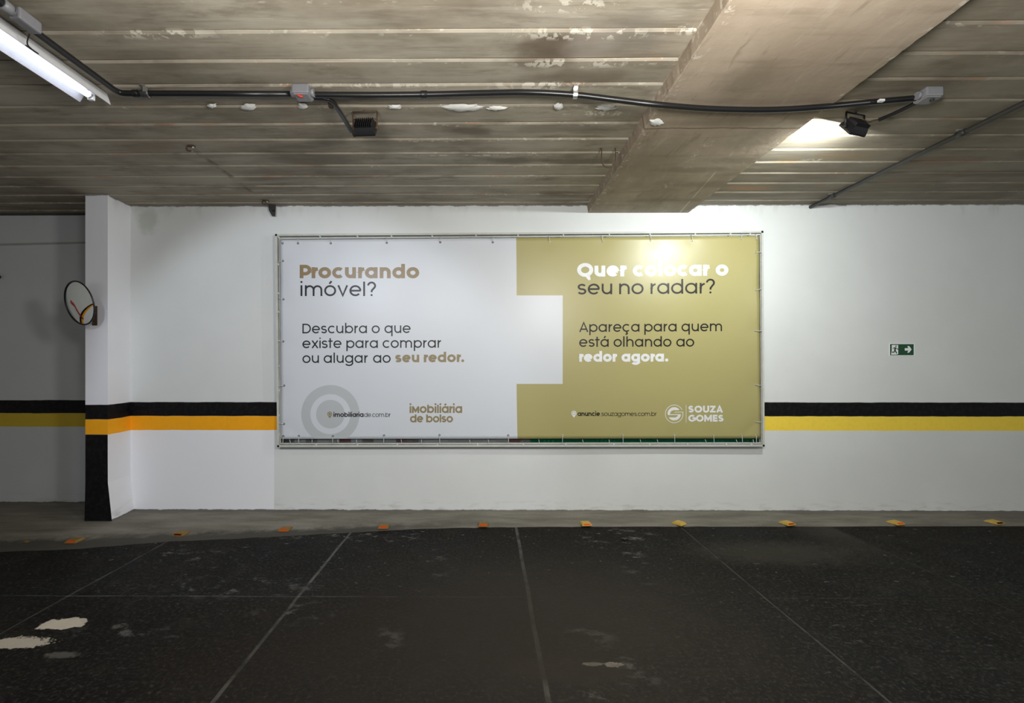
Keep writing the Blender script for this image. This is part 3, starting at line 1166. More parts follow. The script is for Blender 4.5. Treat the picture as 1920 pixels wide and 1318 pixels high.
lab(text('headline_word', 'Quer colocar o', 1082, 1365.5, 519, 20.6, .335, 'print_white', 516.6, C=1.24, A=1.3, track=.12), 'bold white lettering')
lab(text('headline_word', 'seu no radar?', 1082.8, 1341, 552.2, 20.0, .165, 'print_black', 550, A=1.38, track=.2), 'thin black lettering')
lab(text('text_word', 'Apareça para quem', 1086, 1353.8, 622.4, 14.4, .17, 'print_black', 620.8, track=.21), 'thin black lettering')
lab(text('text_word', 'está olhando ao', 1086, 1301.6, 650.2, 14.4, .17, 'print_black', 649.6, track=.21), 'thin black lettering')
lab(text('text_word', 'redor agora.', 1086, 1253.4, 678.3, 14.8, .335, 'print_white', 677.8, track=.12), 'bold white lettering')
pin(1076, 774.8, 4.8, 'print_white', 'vinyl_gold', 'small white map pin')
text('web_address', 'anuncie', 1082.8, 1125, 779.8, 6.5, .27, 'print_black', track=.10, A=1.3)
text('web_address', '.souzagomes.com.br', 1126.3, 1231.6, 779.8, 6.2, .15, 'print_black', track=.12, A=1.3)
# round logo with two interlocked hooks, a bar and two words
bm = bmesh.new()


def pl(u, v, lay): return onsheet(1264.2 + u, 776 - v, PRINT + lay * .00008)


def R17(r, a0, a1): return arc(0, 0, r, r, a0, a1, 48)


stroke_faces(bm, R17(16.6, 28, 347) + [(16.3, 3.2), (2.0, 3.2)], 1.1, pl)
bm.faces.new([bm.verts.new(pl(x, y, 3)) for x, y in R17(12.6, 40, 176)[::2] + [(-12, -2), (-8.2, -2), (-7.8, 1.5), (-5.5, 5.2), (-1, 7.0), (7.5, 7.0)]])
stroke_faces(bm, [(-11.6, -1.4), (12.2, -1.4)], 1.6, pl)
stroke_faces(bm, [(0.5, 3.2), (14.5, 3.2)], 1.0, pl)
bm.faces.new([bm.verts.new(pl(x, y, 5)) for x, y in [(12.6, -1.4), (7.4, -1.4), (6.0, -4.8), (2.5, -6.6), (-10.6, -6.6)] + R17(12.4, 212, 350)[::2]])
stroke_faces(bm, [(22.3, 17), (22.3, -16.5)], .8, pl)
lab(obj('logo', bm, 'print_white', banner), 'white round monogram with a thin bar on its right')
lab(text('logo_word', 'SOUZA', 1290.6, 1355.6, 773.5, 10.1, .325, 'print_white', track=.16), 'white capital lettering')
lab(text('logo_word', 'GOMES', 1290.6, 1356.6, 790.5, 10.1, .325, 'print_white', track=.12), 'white capital lettering')


# eyelets and ties
def eyelet(px, py, mat):
    bm = bmesh.new()
    c = onsheet(px, py, .002)
    n = 14
    pts = [c + Vector((math.cos(2 * PI * k / n), 0, math.sin(2 * PI * k / n))) * .0075 for k in range(n)]
    tube(bm, pts, .0028, 6, closed=True)
    o = obj('eyelet', bm, mat, banner, True)
    return o


def tie(px, py, qx, qy):
    bm = bmesh.new()
    a = onsheet(px, py, .005)
    b = onY(qx, qy, -.062)
    m = (a + b) / 2 + Vector((0, -.004, 0))
    tube(bm, smooth_path([a + Vector((0, .008, 0)), a, m, b, b + Vector((0, .02, 0))], 4), .0026, 6)
    return obj('cable_tie', bm, 'tie', banner, True)


for i, (x, y) in enumerate(EYE_TOP):
    eyelet(x, y, 'black' if i < 6 else 'steel')
    tie(x, y - 1, x + random.uniform(-2, 2), 446.5 - (x - 524) * .0075)
for i, (x, y) in enumerate(EYE_BOT):
    eyelet(x, y, 'black' if i < 6 else 'steel')
    tie(x, y + 1, x + random.uniform(-1.5, 1.5), 832.5)
for x, y in EYE_LEFT:
    eyelet(x, y, 'black')
    tie(x - 1, y, 521.5, y + random.uniform(-3, 3))
for x, y in EYE_RIGHT:
    eyelet(x, y, 'steel')
    tie(x + 1, y, 1428, y + random.uniform(-3, 3))
for x in (543, 585, 633, 668, 752, 790, 880, 915, 1010, 1092, 1142, 1200, 1232, 1322, 1380, 1412):   # spare loops on the lower rod
    bm = bmesh.new()
    a, b = onY(x, 824, -.048), onY(x + random.uniform(-2, 2), 833, -.052)
    tube(bm, smooth_path([a, (a + b) / 2 + Vector((.004, -.004, 0)), b], 4), .0024, 6)
    obj('hanging_tie', bm, 'tie', frame, True)

# ------------------------------------------------------------------ exit sign
p0, p1 = onY(1667.0, 643.6), onY(1714.8, 667.8)
sign = thing('exit_sign', 'small green emergency exit sign with running figure and white arrow', 'exit sign', ((p0.x + p1.x) / 2, -.002, p1.z))
bm = bmesh.new()
box(bm, (p0.x, -.004, p1.z), (p1.x, .004, p0.z), bevel=.001)
obj('plate', bm, 'sign_white', sign)


def spx(u, v, lift): return onY(1640 + u / 18.83, 620 + v / 18.83, -.004 - lift)


bm = bmesh.new()
prism(bm, [spx(*q, .0012) for q in ((548, 474), (1377, 474), (1377, 864), (548, 864))], Vector((0, .001, 0)))
obj('green_panel', bm, 'green', sign)
bm = bmesh.new()
for poly in (((602, 505), (830, 505), (830, 830), (602, 830)), ((602, 700), (602, 846), (575, 846)), ((575, 846), (602, 825), (830, 825), (760, 846))):
    bm.faces.new([bm.verts.new(spx(*q, .0016)) for q in poly])
obj('doorway_symbol', bm, 'sign_white', sign)
bm = bmesh.new()
bm.faces.new([bm.verts.new(spx(*q, .0016)) for q in ((1062, 615), (1185, 615), (1150, 542), (1222, 542), (1306, 660), (1218, 776), (1150, 776), (1190, 702), (1062, 702))])
obj('arrow_symbol', bm, 'sign_white', sign)
bm = bmesh.new()


def smn(u, v, lay): return spx(u, v, .002 + lay * .0001)


disc_faces(bm, 752, 549, 24, smn)
for st, w in (([(716, 590), (722, 650), (712, 690)], 44), ([(700, 596), (668, 604), (646, 640)], 18), ([(728, 592), (770, 622), (800, 648), (842, 650)], 20),
              ([(712, 680), (688, 756), (606, 758)], 26), ([(716, 684), (748, 740), (778, 802)], 28)):
    stroke_faces(bm, st, w * 1.25, smn)
obj('running_figure', bm, plain('sign_dark_green', (.002, .03, .012), .6), sign)

# ------------------------------------------------------------------ convex mirror on the pillar
mc = Vector((-3.635, -.45, 2.001))
az, el, mr = -.338, -.2106, .193
mn = Vector((math.cos(el) * math.sin(az), -math.cos(el) * math.cos(az), math.sin(el)))
mu, mv = frame_axes(mn)
mirror = thing('convex_mirror', 'round convex traffic mirror with black rim bracketed on the white pillar', 'mirror', (-3.56, -.30, 1.93))


def dome(rad, h, nr=10, na=48, off=0.0, flip=False):
    bm = bmesh.new()
    rings = []
    for i in range(nr + 1):
        r = rad * i / nr
        z = h * (1 - (i / nr) ** 2) + off
        if i == 0:
            rings.append([bm.verts.new(mc + mn * z)])
        else:
            rings.append([bm.verts.new(mc + mn * z + (mu * math.cos(2 * PI * k / na) + mv * math.sin(2 * PI * k / na)) * r) for k in range(na)])
    for i in range(nr):
        a, b = rings[i], rings[i + 1]
        for k in range(na):
            if i == 0: bm.faces.new((a[0], b[k], b[(k + 1) % na]))
            else: bm.faces.new((a[k], b[k], b[(k + 1) % na], a[(k + 1) % na]))
    bmesh.ops.recalc_face_normals(bm, faces=bm.faces[:])
    return bm


obj('mirror_lens', dome(mr * .97, .035), 'mirror', mirror, True)
obj('back_shell', dome(mr * .97, -.03, off=-.006), 'black', mirror, True)
bm = bmesh.new()
tube(bm, [mc + (mu * math.cos(2 * PI * k / 48) + mv * math.sin(2 * PI * k / 48)) * mr for k in range(48)], .0065, 8, closed=True)
obj('rim', bm, 'black', mirror, True)
bm = bmesh.new()
ba = mc - mn * .03
bb = onY(178, 588, -.302)
tube(bm, smooth_path([ba, ba - mn * .05, bb + Vector((0, -.06, .02)), bb], 6), .014, 10)
box(bm, (bb.x - .022, -.306, bb.z - .11), (bb.x + .022, -.296, bb.z + .07), bevel=.002)
tube(bm, [bb + Vector((0, -.004, -.09)), bb + Vector((0, -.022, -.09))], .008, 8)
obj('bracket', bm, 'rust', mirror)

# red fire pipe on the side wall left of the frame, seen in the convex mirror
fp = thing('fire_pipe', 'red fire pipe rising along the side wall, seen only in the convex mirror', 'pipe', Vector((-5.905, -.75, 0)))
bm = bmesh.new()
tube(bm, [Vector((-5.905, -.75, .86)), Vector((-5.905, -.75, 1.58))] + smooth_path([Vector((-5.905, -.74, 1.63)), Vector((-5.905, -.66, 1.74)), Vector((-5.905, -.32, 1.97))], 5), .075, 14)
obj('pipe', bm, 'red', fp, True)
bm = bmesh.new()
tube(bm, [Vector((-5.992, -.75, .92)), Vector((-5.90, -.75, .92))], .085, 14)
obj('wall_flange', bm, 'rust', fp)

# stub of a wall hook at the left margin on the recessed wall
bm = bmesh.new()
c = onY(-1, 519.5, RY)
tube(bm, [c + Vector((0, .01, 0)), c + Vector((0, -.03, 0))], .018, 14)
tube(bm, [c + Vector((0, -.028, 0)), c + Vector((0, -.045, 0))], .026, 14)
tag(obj('wall_peg', bm, 'black', smooth=False), 'small black peg at the outer edge of the shaded recessed wall', 'peg')

# ------------------------------------------------------------------ conduits
CR = .0165
CZ = HC - .034
conduit = thing('ceiling_conduit', 'long black electrical conduit running along the ceiling and under the concrete beam', 'conduit', onZ(700, 178, HC))
bz = BEAM_Z - .022


def pts_c(L): return [onZ(x, y, z) for x, y, z in L]


# along the lamp, round the bend, then parallel to the wall
pth = pts_c([(-40, -30, CZ), (0, 4, CZ), (22, 19, CZ)])
bm = bmesh.new()
tube(bm, pth, .021, 14)
obj('pipe', bm, 'black_pvc', conduit, True)
pth = pts_c([(62, 56, CZ), (110, 92, CZ), (170, 136, CZ), (200, 158, CZ)])
bend = pts_c([(200, 158, CZ), (214, 168, CZ), (228, 174.2, CZ), (248, 175.4, CZ), (275, 175.4, CZ)])
run = pts_c([(275, 175.4, CZ), (400, 175.8, CZ), (552, 176.6, CZ)])
bm = bmesh.new()
tube(bm, smooth_path(pth, 6)[:-1] + smooth_path(bend, 8)[:-1] + run, CR, 14)
obj('pipe', bm, 'black_pvc', conduit, True)
bm = bmesh.new()
pth = pts_c([(584, 177.6, CZ), (700, 178.2, CZ), (800, 177.2, CZ), (900, 174.8, CZ), (990, 173.4, CZ), (1078, 178.0, CZ - .004), (1150, 186.5, CZ - .03),
             (1235, 196.5, bz), (1330, 204, bz), (1440, 206, bz), (1540, 200.5, bz + .005), (1640, 191, CZ - .01), (1724, 183.5, CZ)])
tube(bm, smooth_path(pth, 12), CR, 14)
obj('pipe', bm, 'black_pvc', conduit, True)


def sleeve(px, py, z, half, r, mat, name, parent, dirv=Vector((1, 0, 0))):
    bm = bmesh.new()
    c = onZ(px, py, z)
    d = dirv.normalized() * half
    tube(bm, [c - d, c - d * .9, c + d * .9, c + d], [r * .96, r, r, r * .96], 16)
    return obj(name, bm, mat, parent)


sleeve(272, 175.4, CZ, .020, CR + .004, 'grey_pipe', 'coupling', conduit)
sleeve(795, 177.3, CZ, .018, CR + .004, 'black_pvc', 'coupling', conduit)
sleeve(255, 175.4, CZ, .016, CR + .004, 'black_pvc', 'coupling', conduit)


def clamp(px, py, z, mat='steel'):
    bm = bmesh.new()
    c = onZ(px, py, z)
    n = 14
    for s in (-1, 1):
        pass
    ringp = [c + Vector((0, math.cos(a), math.sin(a))) * (CR + .003) for a in [math.radians(-200 + 220 * i / n) for i in range(n + 1)]]
    for p, q in zip(ringp, ringp[1:]):
        vs = [bm.verts.new(p + Vector((-.013, 0, 0))), bm.verts.new(p + Vector((.013, 0, 0))), bm.verts.new(q + Vector((.013, 0, 0))), bm.verts.new(q + Vector((-.013, 0, 0)))]
        bm.faces.new(vs)
    box(bm, (c.x - .013, c.y - CR - .028, HC - .012), (c.x + .013, c.y - CR, HC - .007))
    box(bm, (c.x - .013, c.y + CR, HC - .012), (c.x + .013, c.y + CR + .028, HC - .007))
    box(bm, (c.x - .013, c.y - CR - .006, c.z), (c.x + .013, c.y - CR - .002, HC - .008))
    box(bm, (c.x - .013, c.y + CR + .002, c.z), (c.x + .013, c.y + CR + .006, HC - .008))
    bmesh.ops.remove_doubles(bm, verts=bm.verts[:], dist=1e-5)
    return obj('clamp', bm, mat, conduit)


clamp(1078, 178.5, CZ - .004)
clamp(277, 175.4, CZ)
bm = bmesh.new()
c = onZ(1653, 189.5, CZ - .026)
box(bm, (c.x - .015, c.y - .006, c.z - .002), (c.x + .015, c.y + .012, c.z + .010))
lab(obj('sticker', bm, 'white_plastic', conduit), 'small white sticker')


def junction_box(px, py, label, extra):
    p = onZ(px, py, HC - .045)
    t = thing('junction_box', label, 'junction box', Vector((p.x, p.y, HC)), 'grey boxes on the ceiling conduit')
    bm = bmesh.new()
    box(bm, (p.x - .048, p.y - .045, HC - .058), (p.x + .048, p.y + .045, HC - .004), bevel=.008)
    obj('body', bm, 'grey_box', t)
    for s in (-1, 1):
        bm = bmesh.new()
        tube(bm, [Vector((p.x + s * .044, p.y, CZ)), Vector((p.x + s * .066, p.y, CZ))], CR + .005, 14)
        obj('hub', bm, 'grey_box', t)
    bm = bmesh.new()
    box(bm, (p.x - .040, p.y - .038, HC - .063), (p.x + .040, p.y + .038, HC - .055), bevel=.003)
    obj('cover', bm, 'grey_box', t)
    if extra == 'wire':
        bm = bmesh.new()
        q = Vector((p.x - .004, p.y - .030, HC - .064))
        tube(bm, smooth_path([q + Vector((-.014, -.004, 0)), q + Vector((0, 0, -.006)), q + Vector((.012, .006, -.003))], 5), .0055, 8)
        lab(obj('wire_end', bm, 'red', t), 'red wire end')
    else:
        bm = bmesh.new()
        q = Vector((p.x + .012, p.y - .012, HC - .06))
        tube(bm, [q, q + Vector((0, 0, -.012))], .012, 10)
        obj('screw', bm, 'black', t)
    return t, p


jb1, jp1 = junction_box(568, 178, 'grey junction box with a red wire end near the dark floodlight', 'wire')
jb2, jp2 = junction_box(1740, 183, 'grey junction box at the far end beyond the beam near the lit floodlight', 'screw')
# lamp-side fitting at the upper left
p = onZ(45, 42, HC - .045)
jb3 = thing('junction_box', 'grey conduit fitting with a loose wire beside the bright tube lamp', 'junction box', Vector((p.x, p.y, HC)), 'grey boxes on the ceiling conduit')
bm = bmesh.new()
box(bm, (p.x - .026, p.y - .045, HC - .058), (p.x + .026, p.y + .06, HC - .004), bevel=.008)
obj('body', bm, 'grey_box', jb3)
bm = bmesh.new()
tube(bm, [Vector((p.x, p.y - .052, CZ)), Vector((p.x, p.y - .10, CZ))], CR + .008, 14)
obj('hub', bm, 'grey_box', jb3)
bm = bmesh.new()
q = Vector((p.x - .025, p.y + .05, HC - .06))
tube(bm, smooth_path([q, q + Vector((-.03, .02, -.035)), q + Vector((-.02, .06, -.05)), q + Vector((-.05, .03, -.03))], 6), .003, 6)
obj('wire', bm, 'black', jb3)


# ------------------------------------------------------------------ floodlights
def floodlight(loc, aim, roll, label, lit, drop=.105):
    """loc: point on the ceiling plane; aim: direction of the glass"""
    t = thing('floodlight', label, 'floodlight', loc, 'floodlights hung from the ceiling')
    f = aim.normalized()
    r = f.cross(Vector((0, 0, 1))).normalized()
    u = r.cross(f)
    r, u = r * math.cos(roll) + u * math.sin(roll), u * math.cos(roll) - r * math.sin(roll)
    c = loc + Vector((0, 0, -drop)) + f * .01
    M = Matrix(((r.x, f.x, u.x, c.x), (r.y, f.y, u.y, c.y), (r.z, f.z, u.z, c.z), (0, 0, 0, 1)))   # local x right, y forward, z up
    W, H = .068, .052
    bm = bmesh.new()
    # tapered cast housing: wide lip in front, narrower back
    sec = [(-.028, .82, .78), (-.010, .92, .9), (.008, 1.0, 1.0), (.020, 1.0, 1.0)]
    prev = None
    for y, a, b in sec:
        ringv = [bm.verts.new(M @ Vector((sx * W * a, y, sz * H * b))) for sx, sz in ((-1, -1), (1, -1), (1, 1), (-1, 1))]
        if prev:
            for k in range(4): bm.faces.new((prev[k], prev[(k + 1) % 4], ringv[(k + 1) % 4], ringv[k]))
        else:
            bm.faces.new(ringv[::-1])
        prev = ringv
    inner = [bm.verts.new(M @ Vector((sx * W * .9, .020, sz * H * .88))) for sx, sz in ((-1, -1), (1, -1), (1, 1), (-1, 1))]
    deep = [bm.verts.new(M @ Vector((sx * W * .86, .010, sz * H * .84))) for sx, sz in ((-1, -1), (1, -1), (1, 1), (-1, 1))]
    for k in range(4):
        bm.faces.new((prev[k], prev[(k + 1) % 4], inner[(k + 1) % 4], inner[k]))
        bm.faces.new((inner[k], inner[(k + 1) % 4], deep[(k + 1) % 4], deep[k]))
    bm.faces.new(deep)
    bmesh.ops.recalc_face_normals(bm, faces=bm.faces[:])
    obj('housing', bm, 'black', t)
    bm = bmesh.new()
    for i in range(9):
        x = -.052 + .104 * i / 8
        box(bm, (x - .0022, -.046, -.040), (x + .0022, -.026, .040), 0, M)
    obj('cooling_fins', bm, 'black', t)
    bm = bmesh.new()
    vs = [bm.verts.new(M @ Vector((sx * W * .89, .0225, sz * H * .87))) for sx, sz in ((-1, -1), (1, -1), (1, 1), (-1, 1))]
    bm.faces.new(vs[::-1])
    bmesh.ops.solidify(bm, geom=bm.faces[:], thickness=.002)
    o = obj('lamp_glass', bm, 'led' if lit else 'grey_box', t)
    if lit:
        d = bpy.data.lights.new('led_panel', 'AREA')
        d.shape = 'RECTANGLE'
        d.size, d.size_y = W * 1.78, H * 1.74
        d.energy = FLOOD_POWER
        d.color = (.95, 1.0, .97)
        lo = bpy.data.objects.new('led_panel', d)
        COL.objects.link(lo)
        lo.matrix_world = Matrix.Translation(M @ Vector((0, .030, 0))) @ f.to_track_quat('-Z', 'Y').to_matrix().to_4x4()
        lo.parent = t
        lo.matrix_parent_inverse = Matrix.Translation(-t.location)
    # yoke: from both sides of the housing up to a cross bar fixed to the ceiling
    bm = bmesh.new()
    top = loc + Vector((0, 0, -.012))
    rr = Vector((r.x, r.y, 0)).normalized() * (W + .010)
    pa, pb = M @ Vector((-W - .006, 0, 0)), M @ Vector((W + .006, 0, 0))
    ta, tb = top - rr, top + rr
    for a, b in ((pa, ta), (ta, tb), (tb, pb)):
        tube(bm, [a, b], .0055, 6)
    tube(bm, [lerp(pa, ta, .55), lerp(pb, tb, .55)], .004, 6)
    tube(bm, [top, loc + Vector((0, 0, .004))], .007, 8)
    for q in (pa, pb):
        tube(bm, [q - r * .010, q + r * .010], .010, 8)
    obj('yoke', bm, 'rust' if not lit else 'black', t)
    return t, M


pl_ = onZ(684, 206, HC)
fl1, M1 = floodlight(Vector((pl_.x, pl_.y, HC)), Vector((.06, 1, -.62)), 0, 'unlit black finned floodlight on the ceiling above the white half of the banner', False)
pr_ = onZ(1604, 237, HC - .09)
fl2, M2 = floodlight(Vector((pr_.x, pr_.y, HC)), Vector((-.24, .78, -.58)), 0, 'lit black floodlight right of the concrete beam shining toward the wall', True, .092)

# drop conduits from the boxes to the floodlights
c1 = thing('branch_conduit', 'short black branch conduit dropping from the red-wire box to the unlit floodlight', 'conduit', Vector((jp1.x + .1, jp1.y, HC)), 'short branch conduits')
bm = bmesh.new()
br = pts_c([(580, 183.5, CZ), (600, 184.5, CZ), (614, 186, CZ), (625, 193, CZ), (634, 206, CZ), (648, 228, CZ), (659, 247, CZ - .01)])
tube(bm, smooth_path(br, 8), .0135, 12)
obj('pipe', bm, 'black_pvc', c1, True)
bm = bmesh.new()
tube(bm, smooth_path(pts_c([(659, 246, CZ - .01), (664, 256, CZ - .015), (668, 252, CZ - .03), (672, 246, CZ - .05)]), 6), .0045, 6)
obj('cable', bm, 'rust', c1, True)
bm = bmesh.new()
q = onZ(620, 198, HC - .02)
box(bm, (q.x - .012, q.y - .010, HC - .03), (q.x + .012, q.y + .016, HC - .006))
obj('clip', bm, 'rust', c1)
c2 = thing('branch_conduit', 'short black branch conduit from the far box to the lit floodlight', 'conduit', Vector((jp2.x - .1, jp2.y, HC)), 'short branch conduits')
bm = bmesh.new()
br = pts_c([(1724, 190, CZ), (1700, 202, CZ), (1672, 215, CZ), (1648, 225, CZ)])
tube(bm, smooth_path(br, 6), .012, 12)
obj('pipe', bm, 'black_pvc', c2, True)
bm = bmesh.new()
tube(bm, smooth_path(pts_c([(1650, 224, CZ), (1638, 226, CZ), (1628, 229, CZ - .01), (1618, 224, CZ - .03)]), 6), .005, 6)
obj('cable', bm, 'rust', c2, True)

# pipe running down to the wall on the right
wp = thing('ceiling_pipe', 'dark grey pipe on the ceiling meeting the wall right of the lit floodlight', 'pipe', Vector((3.2, 0, HC)))
px_ = onZ(1524, 386, HC - .03).x
bm = bmesh.new()
tube(bm, [Vector((px_, .01, HC - .030)), Vector((px_, -1.2, HC - .030)), Vector((px_, -6.5, HC - .030))], .017, 14)
obj('pipe', bm, 'grey_pipe', wp, True)
for px, py in ((1800, 250), (1555, 368)):
    c = onZ(px, py, HC - .030)
    bm = bmesh.new()
    tube(bm, [Vector((px_, c.y - .03, HC - .03)), Vector((px_, c.y + .03, HC - .03))], .0215, 14)
    obj('coupling', bm, 'grey_pipe', wp)
    bm = bmesh.new()
    box(bm, (px_ - .035, c.y - .008, HC - .014), (px_ + .035, c.y + .008, HC - .006))
    obj('clamp', bm, 'steel', wp)

# ------------------------------------------------------------------ tube lamp at the upper left
LX = onZ(180, 187, HC - .062).x
LYE = onZ(180, 186, HC - .07).y
lamp = thing('tube_lamp', 'bright fluorescent tube lamp in a white reflector on the ceiling at upper left', 'lamp', Vector((LX, LYE - .65, HC)))
Ly0, Ly1 = LYE - 1.30, LYE


def rolled(x, z):
    a = math.radians(0)
    return LX + x * math.cos(a) - z * math.sin(a), HC + x * math.sin(a) + z * math.cos(a)


def extr(bm, prof, y0, y1):
    rows = []
    for y in (y0, y1):
        rows.append([bm.verts.new(Vector((rolled(x, z)[0], y, rolled(x, z)[1]))) for x, z in prof])
    n = len(prof)
    for k in range(n):
        bm.faces.new((rows[0][k], rows[0][(k + 1) % n], rows[1][(k + 1) % n], rows[1][k]))
    bm.faces.new(rows[0][::-1])
    bm.faces.new(rows[1])
    bmesh.ops.recalc_face_normals(bm, faces=bm.faces[:])


bm = bmesh.new()
extr(bm, [(-.035, -.004), (.035, -.004), (.030, -.034), (-.030, -.034)], Ly0, Ly1 + .02)
obj('batten', bm, 'enamel_dimmed', lamp)
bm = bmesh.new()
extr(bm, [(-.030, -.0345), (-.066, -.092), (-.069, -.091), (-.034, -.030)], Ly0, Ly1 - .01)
lab(obj('reflector_wing', bm, 'enamel_dimmed', lamp), 'lit inner wing of the reflector')
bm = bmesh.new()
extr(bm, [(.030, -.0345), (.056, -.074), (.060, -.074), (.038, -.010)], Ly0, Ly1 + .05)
lab(obj('reflector_wing', bm, 'enamel_light', lamp), 'shaded outer wing of the reflector')
bm = bmesh.new()
tx, tz = rolled(0, -.062)
tube(bm, [Vector((tx, Ly0 + .03, tz)), Vector((tx, Ly1 - .035, tz))], .0165, 16)
obj('fluorescent_tube', bm, 'tube', lamp, True)
for y, s in ((Ly0 + .03, -1), (Ly1 - .035, 1)):
    bm = bmesh.new()
    tube(bm, [Vector((tx, y, tz)), Vector((tx, y + s * .014, tz))], .0175, 16)
    obj('tube_cap', bm, 'steel', lamp)
    bm = bmesh.new()
    ya, yb = sorted((y + s * .012, y + s * .032))
    box(bm, (tx - .016, ya, tz - .022), (tx + .016, yb, HC - .034), bevel=.003)
    obj('socket', bm, 'white_plastic', lamp)

# ------------------------------------------------------------------ bits on the ceiling


def ceiling_clip(px, py, label):
    p = onZ(px, py, HC)
    t = thing('pipe_clip', label, 'pipe clip', Vector((p.x, p.y, HC)), 'old metal clips on the ceiling')
    bm = bmesh.new()
    box(bm, (p.x - .03, p.y - .012, HC - .012), (p.x + .012, p.y + .012, HC - .002), bevel=.002)
    pts = [Vector((p.x - .03 - .02 * math.sin(a), p.y + .004, HC - .022 + .018 * math.cos(a))) for a in [math.radians(20 + 200 * i / 10) for i in range(11)]]
    tube(bm, pts, .006, 6)
    obj('strap', bm, 'rust', t)
    bm = bmesh.new()
    tube(bm, [Vector((p.x, p.y, HC - .010)), Vector((p.x, p.y, HC - .020))], .008, 10)
    obj('screw', bm, 'steel', t)
    return t


ceiling_clip(362, 272, 'old metal clip with a bright screw on the ceiling between tube lamp and banner')
ceiling_clip(501, 375, 'old metal clip on the ceiling right where it meets the wall')
p = onY(509, 392, -.03)
hb = thing('wall_bracket', 'small grey perforated bracket hanging at the top edge of the wall', 'bracket', Vector((p.x, -.03, HC)))
bm = bmesh.new()
prism(bm, [onY(x, y, -.035) for x, y in ((503, 384), (517, 384), (516, 405), (510, 405), (504, 394))], Vector((0, .004, 0)))
obj('plate', bm, 'grey_pipe', hb)
bm = bmesh.new()
q = onY(513, 395, -.035)
tube(bm, [q, q + Vector((0, -.006, 0))], .012, 10)
obj('bolt', bm, 'black', hb)

# U shaped wire hook beside the beam
p = onZ(1140, 278, HC)
hk = thing('wire_hook', 'rusty U-shaped wire loop hanging from the ceiling beside the beam', 'hook', Vector((p.x, p.y, HC)))
bm = bmesh.new()
a, b = onZ(1128, 278, HC - .002), onZ(1154, 278, HC - .002)
wv = b - a
dn = Vector((0, .0, -.14))
loop = [a + Vector((-.01, 0, .006)), a] + [a + wv * (.5 - .5 * math.cos(t)) + dn * (.62 + .38 * math.sin(t)) for t in [PI * i / 12 for i in range(13)]] + [b, b + Vector((.03, 0, -.03))]
loop = [a + Vector((-.012, 0, -.002)), a + Vector((0, 0, -.004))] + loop[2:-2] + [b + Vector((0, 0, -.03)), b + Vector((.02, 0, -.032))]
tube(bm, loop, .0045, 8)
obj('loop', bm, 'rust', hk, True)
bm = bmesh.new()
tube(bm, [b + Vector((0, 0, .004)), b + Vector((0, 0, -.04))], .0045, 8)
obj('stem', bm, 'rust', hk, True)

# white plaster remains stuck under the boards


def crust(px, py, wpx, hpx, label, z=HC):
    bm = bmesh.new()
    n = 26
    ctr = onZ(px, py, z)
    outl = []
    for k in range(n):
        a = 2 * PI * k / n
        rr = 1 + .55 * nz(math.cos(a) * 2.2 + px, math.sin(a) * 2.2) + .25 * nz(math.cos(a) * 6 + px, math.sin(a) * 6)
        outl.append(onZ(px + math.cos(a) * wpx * rr, py + math.sin(a) * hpx * rr, z))
    top = [bm.verts.new(Vector((p.x, p.y, z + .001))) for p in outl]
    mid = [bm.verts.new(lerp(p, ctr, .25) + Vector((0, 0, -.007))) for p in outl]
    c = bm.verts.new(ctr + Vector((0, 0, -.010)))
    for k in range(n):
        j = (k + 1) % n
        bm.faces.new((top[k], top[j], mid[j], mid[k]))
        bm.faces.new((mid[k], mid[j], c))
    bmesh.ops.recalc_face_normals(bm, faces=bm.faces[:])
    return tag(obj('plaster_lump', bm, 'crust', smooth=True), label, 'plaster lump', 'white plaster lumps along the ceiling joint')


ZC = HC - .008
crust(397, 198, 8, 3.5, 'small white plaster lump on the joint between tube lamp and red-wire box', ZC)
crust(466, 201, 14, 6, 'white plaster lump on the joint left of the red-wire box', ZC)
crust(568, 199, 9, 5, 'white plaster lump right below the red-wire box', ZC)
crust(868, 201.5, 38, 6.5, 'widest white plaster lump under the joint behind the conduit', ZC)
crust(932, 202.5, 18, 3.6, 'thin white plaster lump right of the widest one', ZC)
crust(1047, 199.5, 9, 6, 'stubby white plaster lump below the shiny conduit clamp', ZC)
crust(1136, 202, 18, 4.6, 'white plaster lump right of the shiny conduit clamp', ZC)
crust(740, 200, 13, 3.2, 'faint flat plaster lump behind the unlit floodlight', ZC)
crust(1230, 229, 13, 6, 'white plaster lump on the edge of the concrete beam', BEAM_Z)

# ------------------------------------------------------------------ road studs along the concrete strip
stud_px = [(141, 1014.5, .0, 1), (340, 1001.5, -.1, 1), (535, 993, 0, 1), (720, 988, 0, 2), (906, 984.3, .0, 2), (1098, 982.8, .1, 2), (1273, 982, .62, 0), (1476, 982, .28, 1), (1679, 981, .25, 1), (1864, 980, .2, 1)]
where = ['leftmost road stud, dull orange, on the strip in front of the black pillar foot',
         'orange road stud at the strip edge below the short wall left of the banner',
         'orange road stud on the strip in line with the left edge of the banner',
         'bright orange road stud below the white half of the banner, left one of two',
         'bright orange road stud below the white half of the banner, right one of two',
         'bright orange road stud below the left part of the gold half',
         'turned yellow road stud with no lit face below the gold half',
         'road stud with a clear orange face right of the turned yellow one',
         'dim orange road stud below the exit sign',
         'rightmost dim orange road stud at the end of the strip']


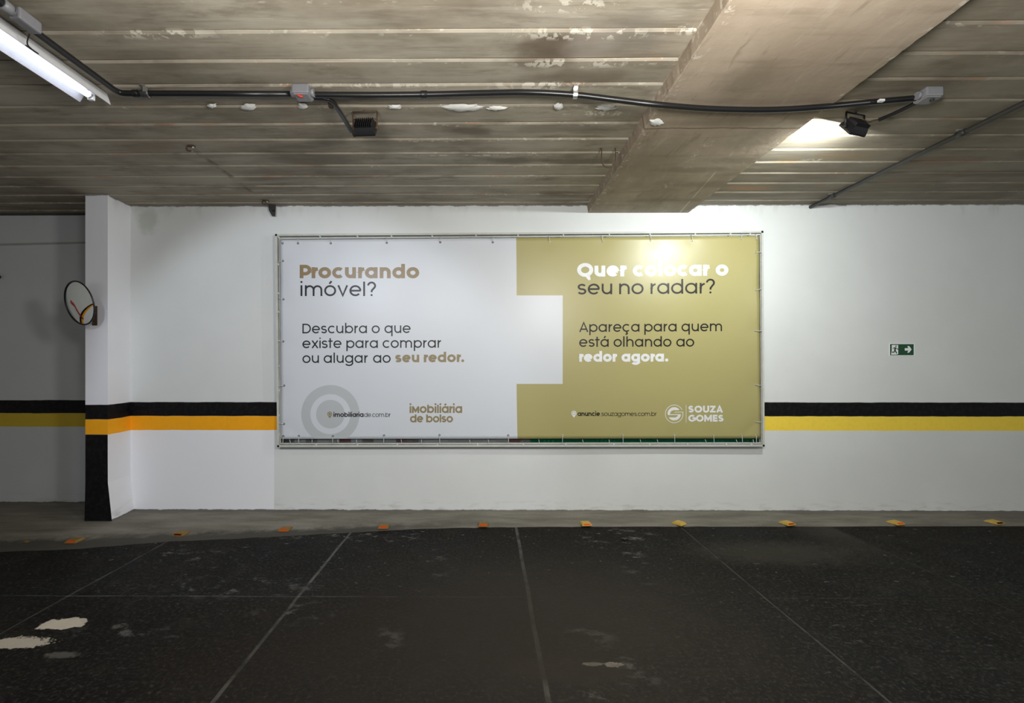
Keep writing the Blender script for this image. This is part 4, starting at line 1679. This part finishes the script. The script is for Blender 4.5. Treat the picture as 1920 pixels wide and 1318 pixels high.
def make_stud():
    t = thing('road_stud', '', 'road stud', Vector((0, 0, 0)), 'road studs along the concrete strip')
    bm = bmesh.new()
    W, Dp, H = .045, .05, .019
    lo = [(-W, -Dp), (W, -Dp), (W, Dp), (-W, Dp)]
    hi = [(-W * .82, -Dp * .62), (W * .82, -Dp * .62), (W * .82, Dp * .62), (-W * .82, Dp * .62)]
    a = [bm.verts.new((x, y, 0)) for x, y in lo]
    m = [bm.verts.new((x, y, .004)) for x, y in lo]
    b = [bm.verts.new((x, y, H)) for x, y in hi]
    bm.faces.new(b)
    bm.faces.new(a[::-1])
    for k in range(4):
        j = (k + 1) % 4
        bm.faces.new((a[k], a[j], m[j], m[k]))
        bm.faces.new((m[k], m[j], b[j], b[k]))
    body = obj('body', bm, 'stud', t)
    bm = bmesh.new()
    bm.faces.new([bm.verts.new(p) for p in ((-W * .80, -Dp * .94 - .001, .0055), (W * .80, -Dp * .94 - .001, .0055), (W * .68, -Dp * .68 - .001, .0165), (-W * .68, -Dp * .68 - .001, .0165))])
    bmesh.ops.solidify(bm, geom=bm.faces[:], thickness=-.0012)
    refl = lab(obj('reflector', bm, 'reflector', t), 'orange reflector face')
    return t, body, refl


proto = None
for (px, py, rot, kind), wl_ in zip(stud_px, where):
    soft = max(0.0, min(1.0, (-onZ(px, py, .014).x - .3) / 1.5))
    z = .0155 - .010 * soft
    p = onZ(px, py, z)
    if proto is None:
        proto = make_stud()
        t, body, refl = proto
        mesh_yellow = body.data
        mesh_dull = body.data.copy()
        mesh_dull.materials[0] = MAT['stud_dark']
    else:
        t = proto[0].copy()
        body = proto[1].copy()
        refl = proto[2].copy()
        for o in (t, body, refl): COL.objects.link(o)
        body.parent = t
        refl.parent = t
    t.location = (p.x, p.y, z)
    t.rotation_euler = (0, 0, rot)
    t['label'] = wl_
    body.data = mesh_dull if px < 1000 else mesh_yellow
    if kind == 0:
        del refl['label']
        t.rotation_euler = (0, 0, rot + PI)
# a flattened fragment of a stud further left
p = onZ(49, 1016, .006)
bm = bmesh.new()
box(bm, (p.x - .014, p.y - .012, .004), (p.x + .014, p.y + .012, .012), bevel=.002)
tag(obj('stud_fragment', bm, 'stud_dark'), 'tiny orange fragment lying on the strip left of the pillar', 'stud fragment')

# pebble on the asphalt
p = onZ(1171, 1012, 0)
bm = bmesh.new()
bmesh.ops.create_icosphere(bm, subdivisions=2, radius=.018)
for v in bm.verts:
    v.co = Vector((v.co.x * 1.5, v.co.y, v.co.z * .5)) * (1 + .3 * nz(v.co.x * 60, v.co.y * 60)) + Vector((p.x, p.y, .007))
tag(obj('pebble', bm, 'black', smooth=True), 'small black stone on the dark floor below the gold half', 'stone')
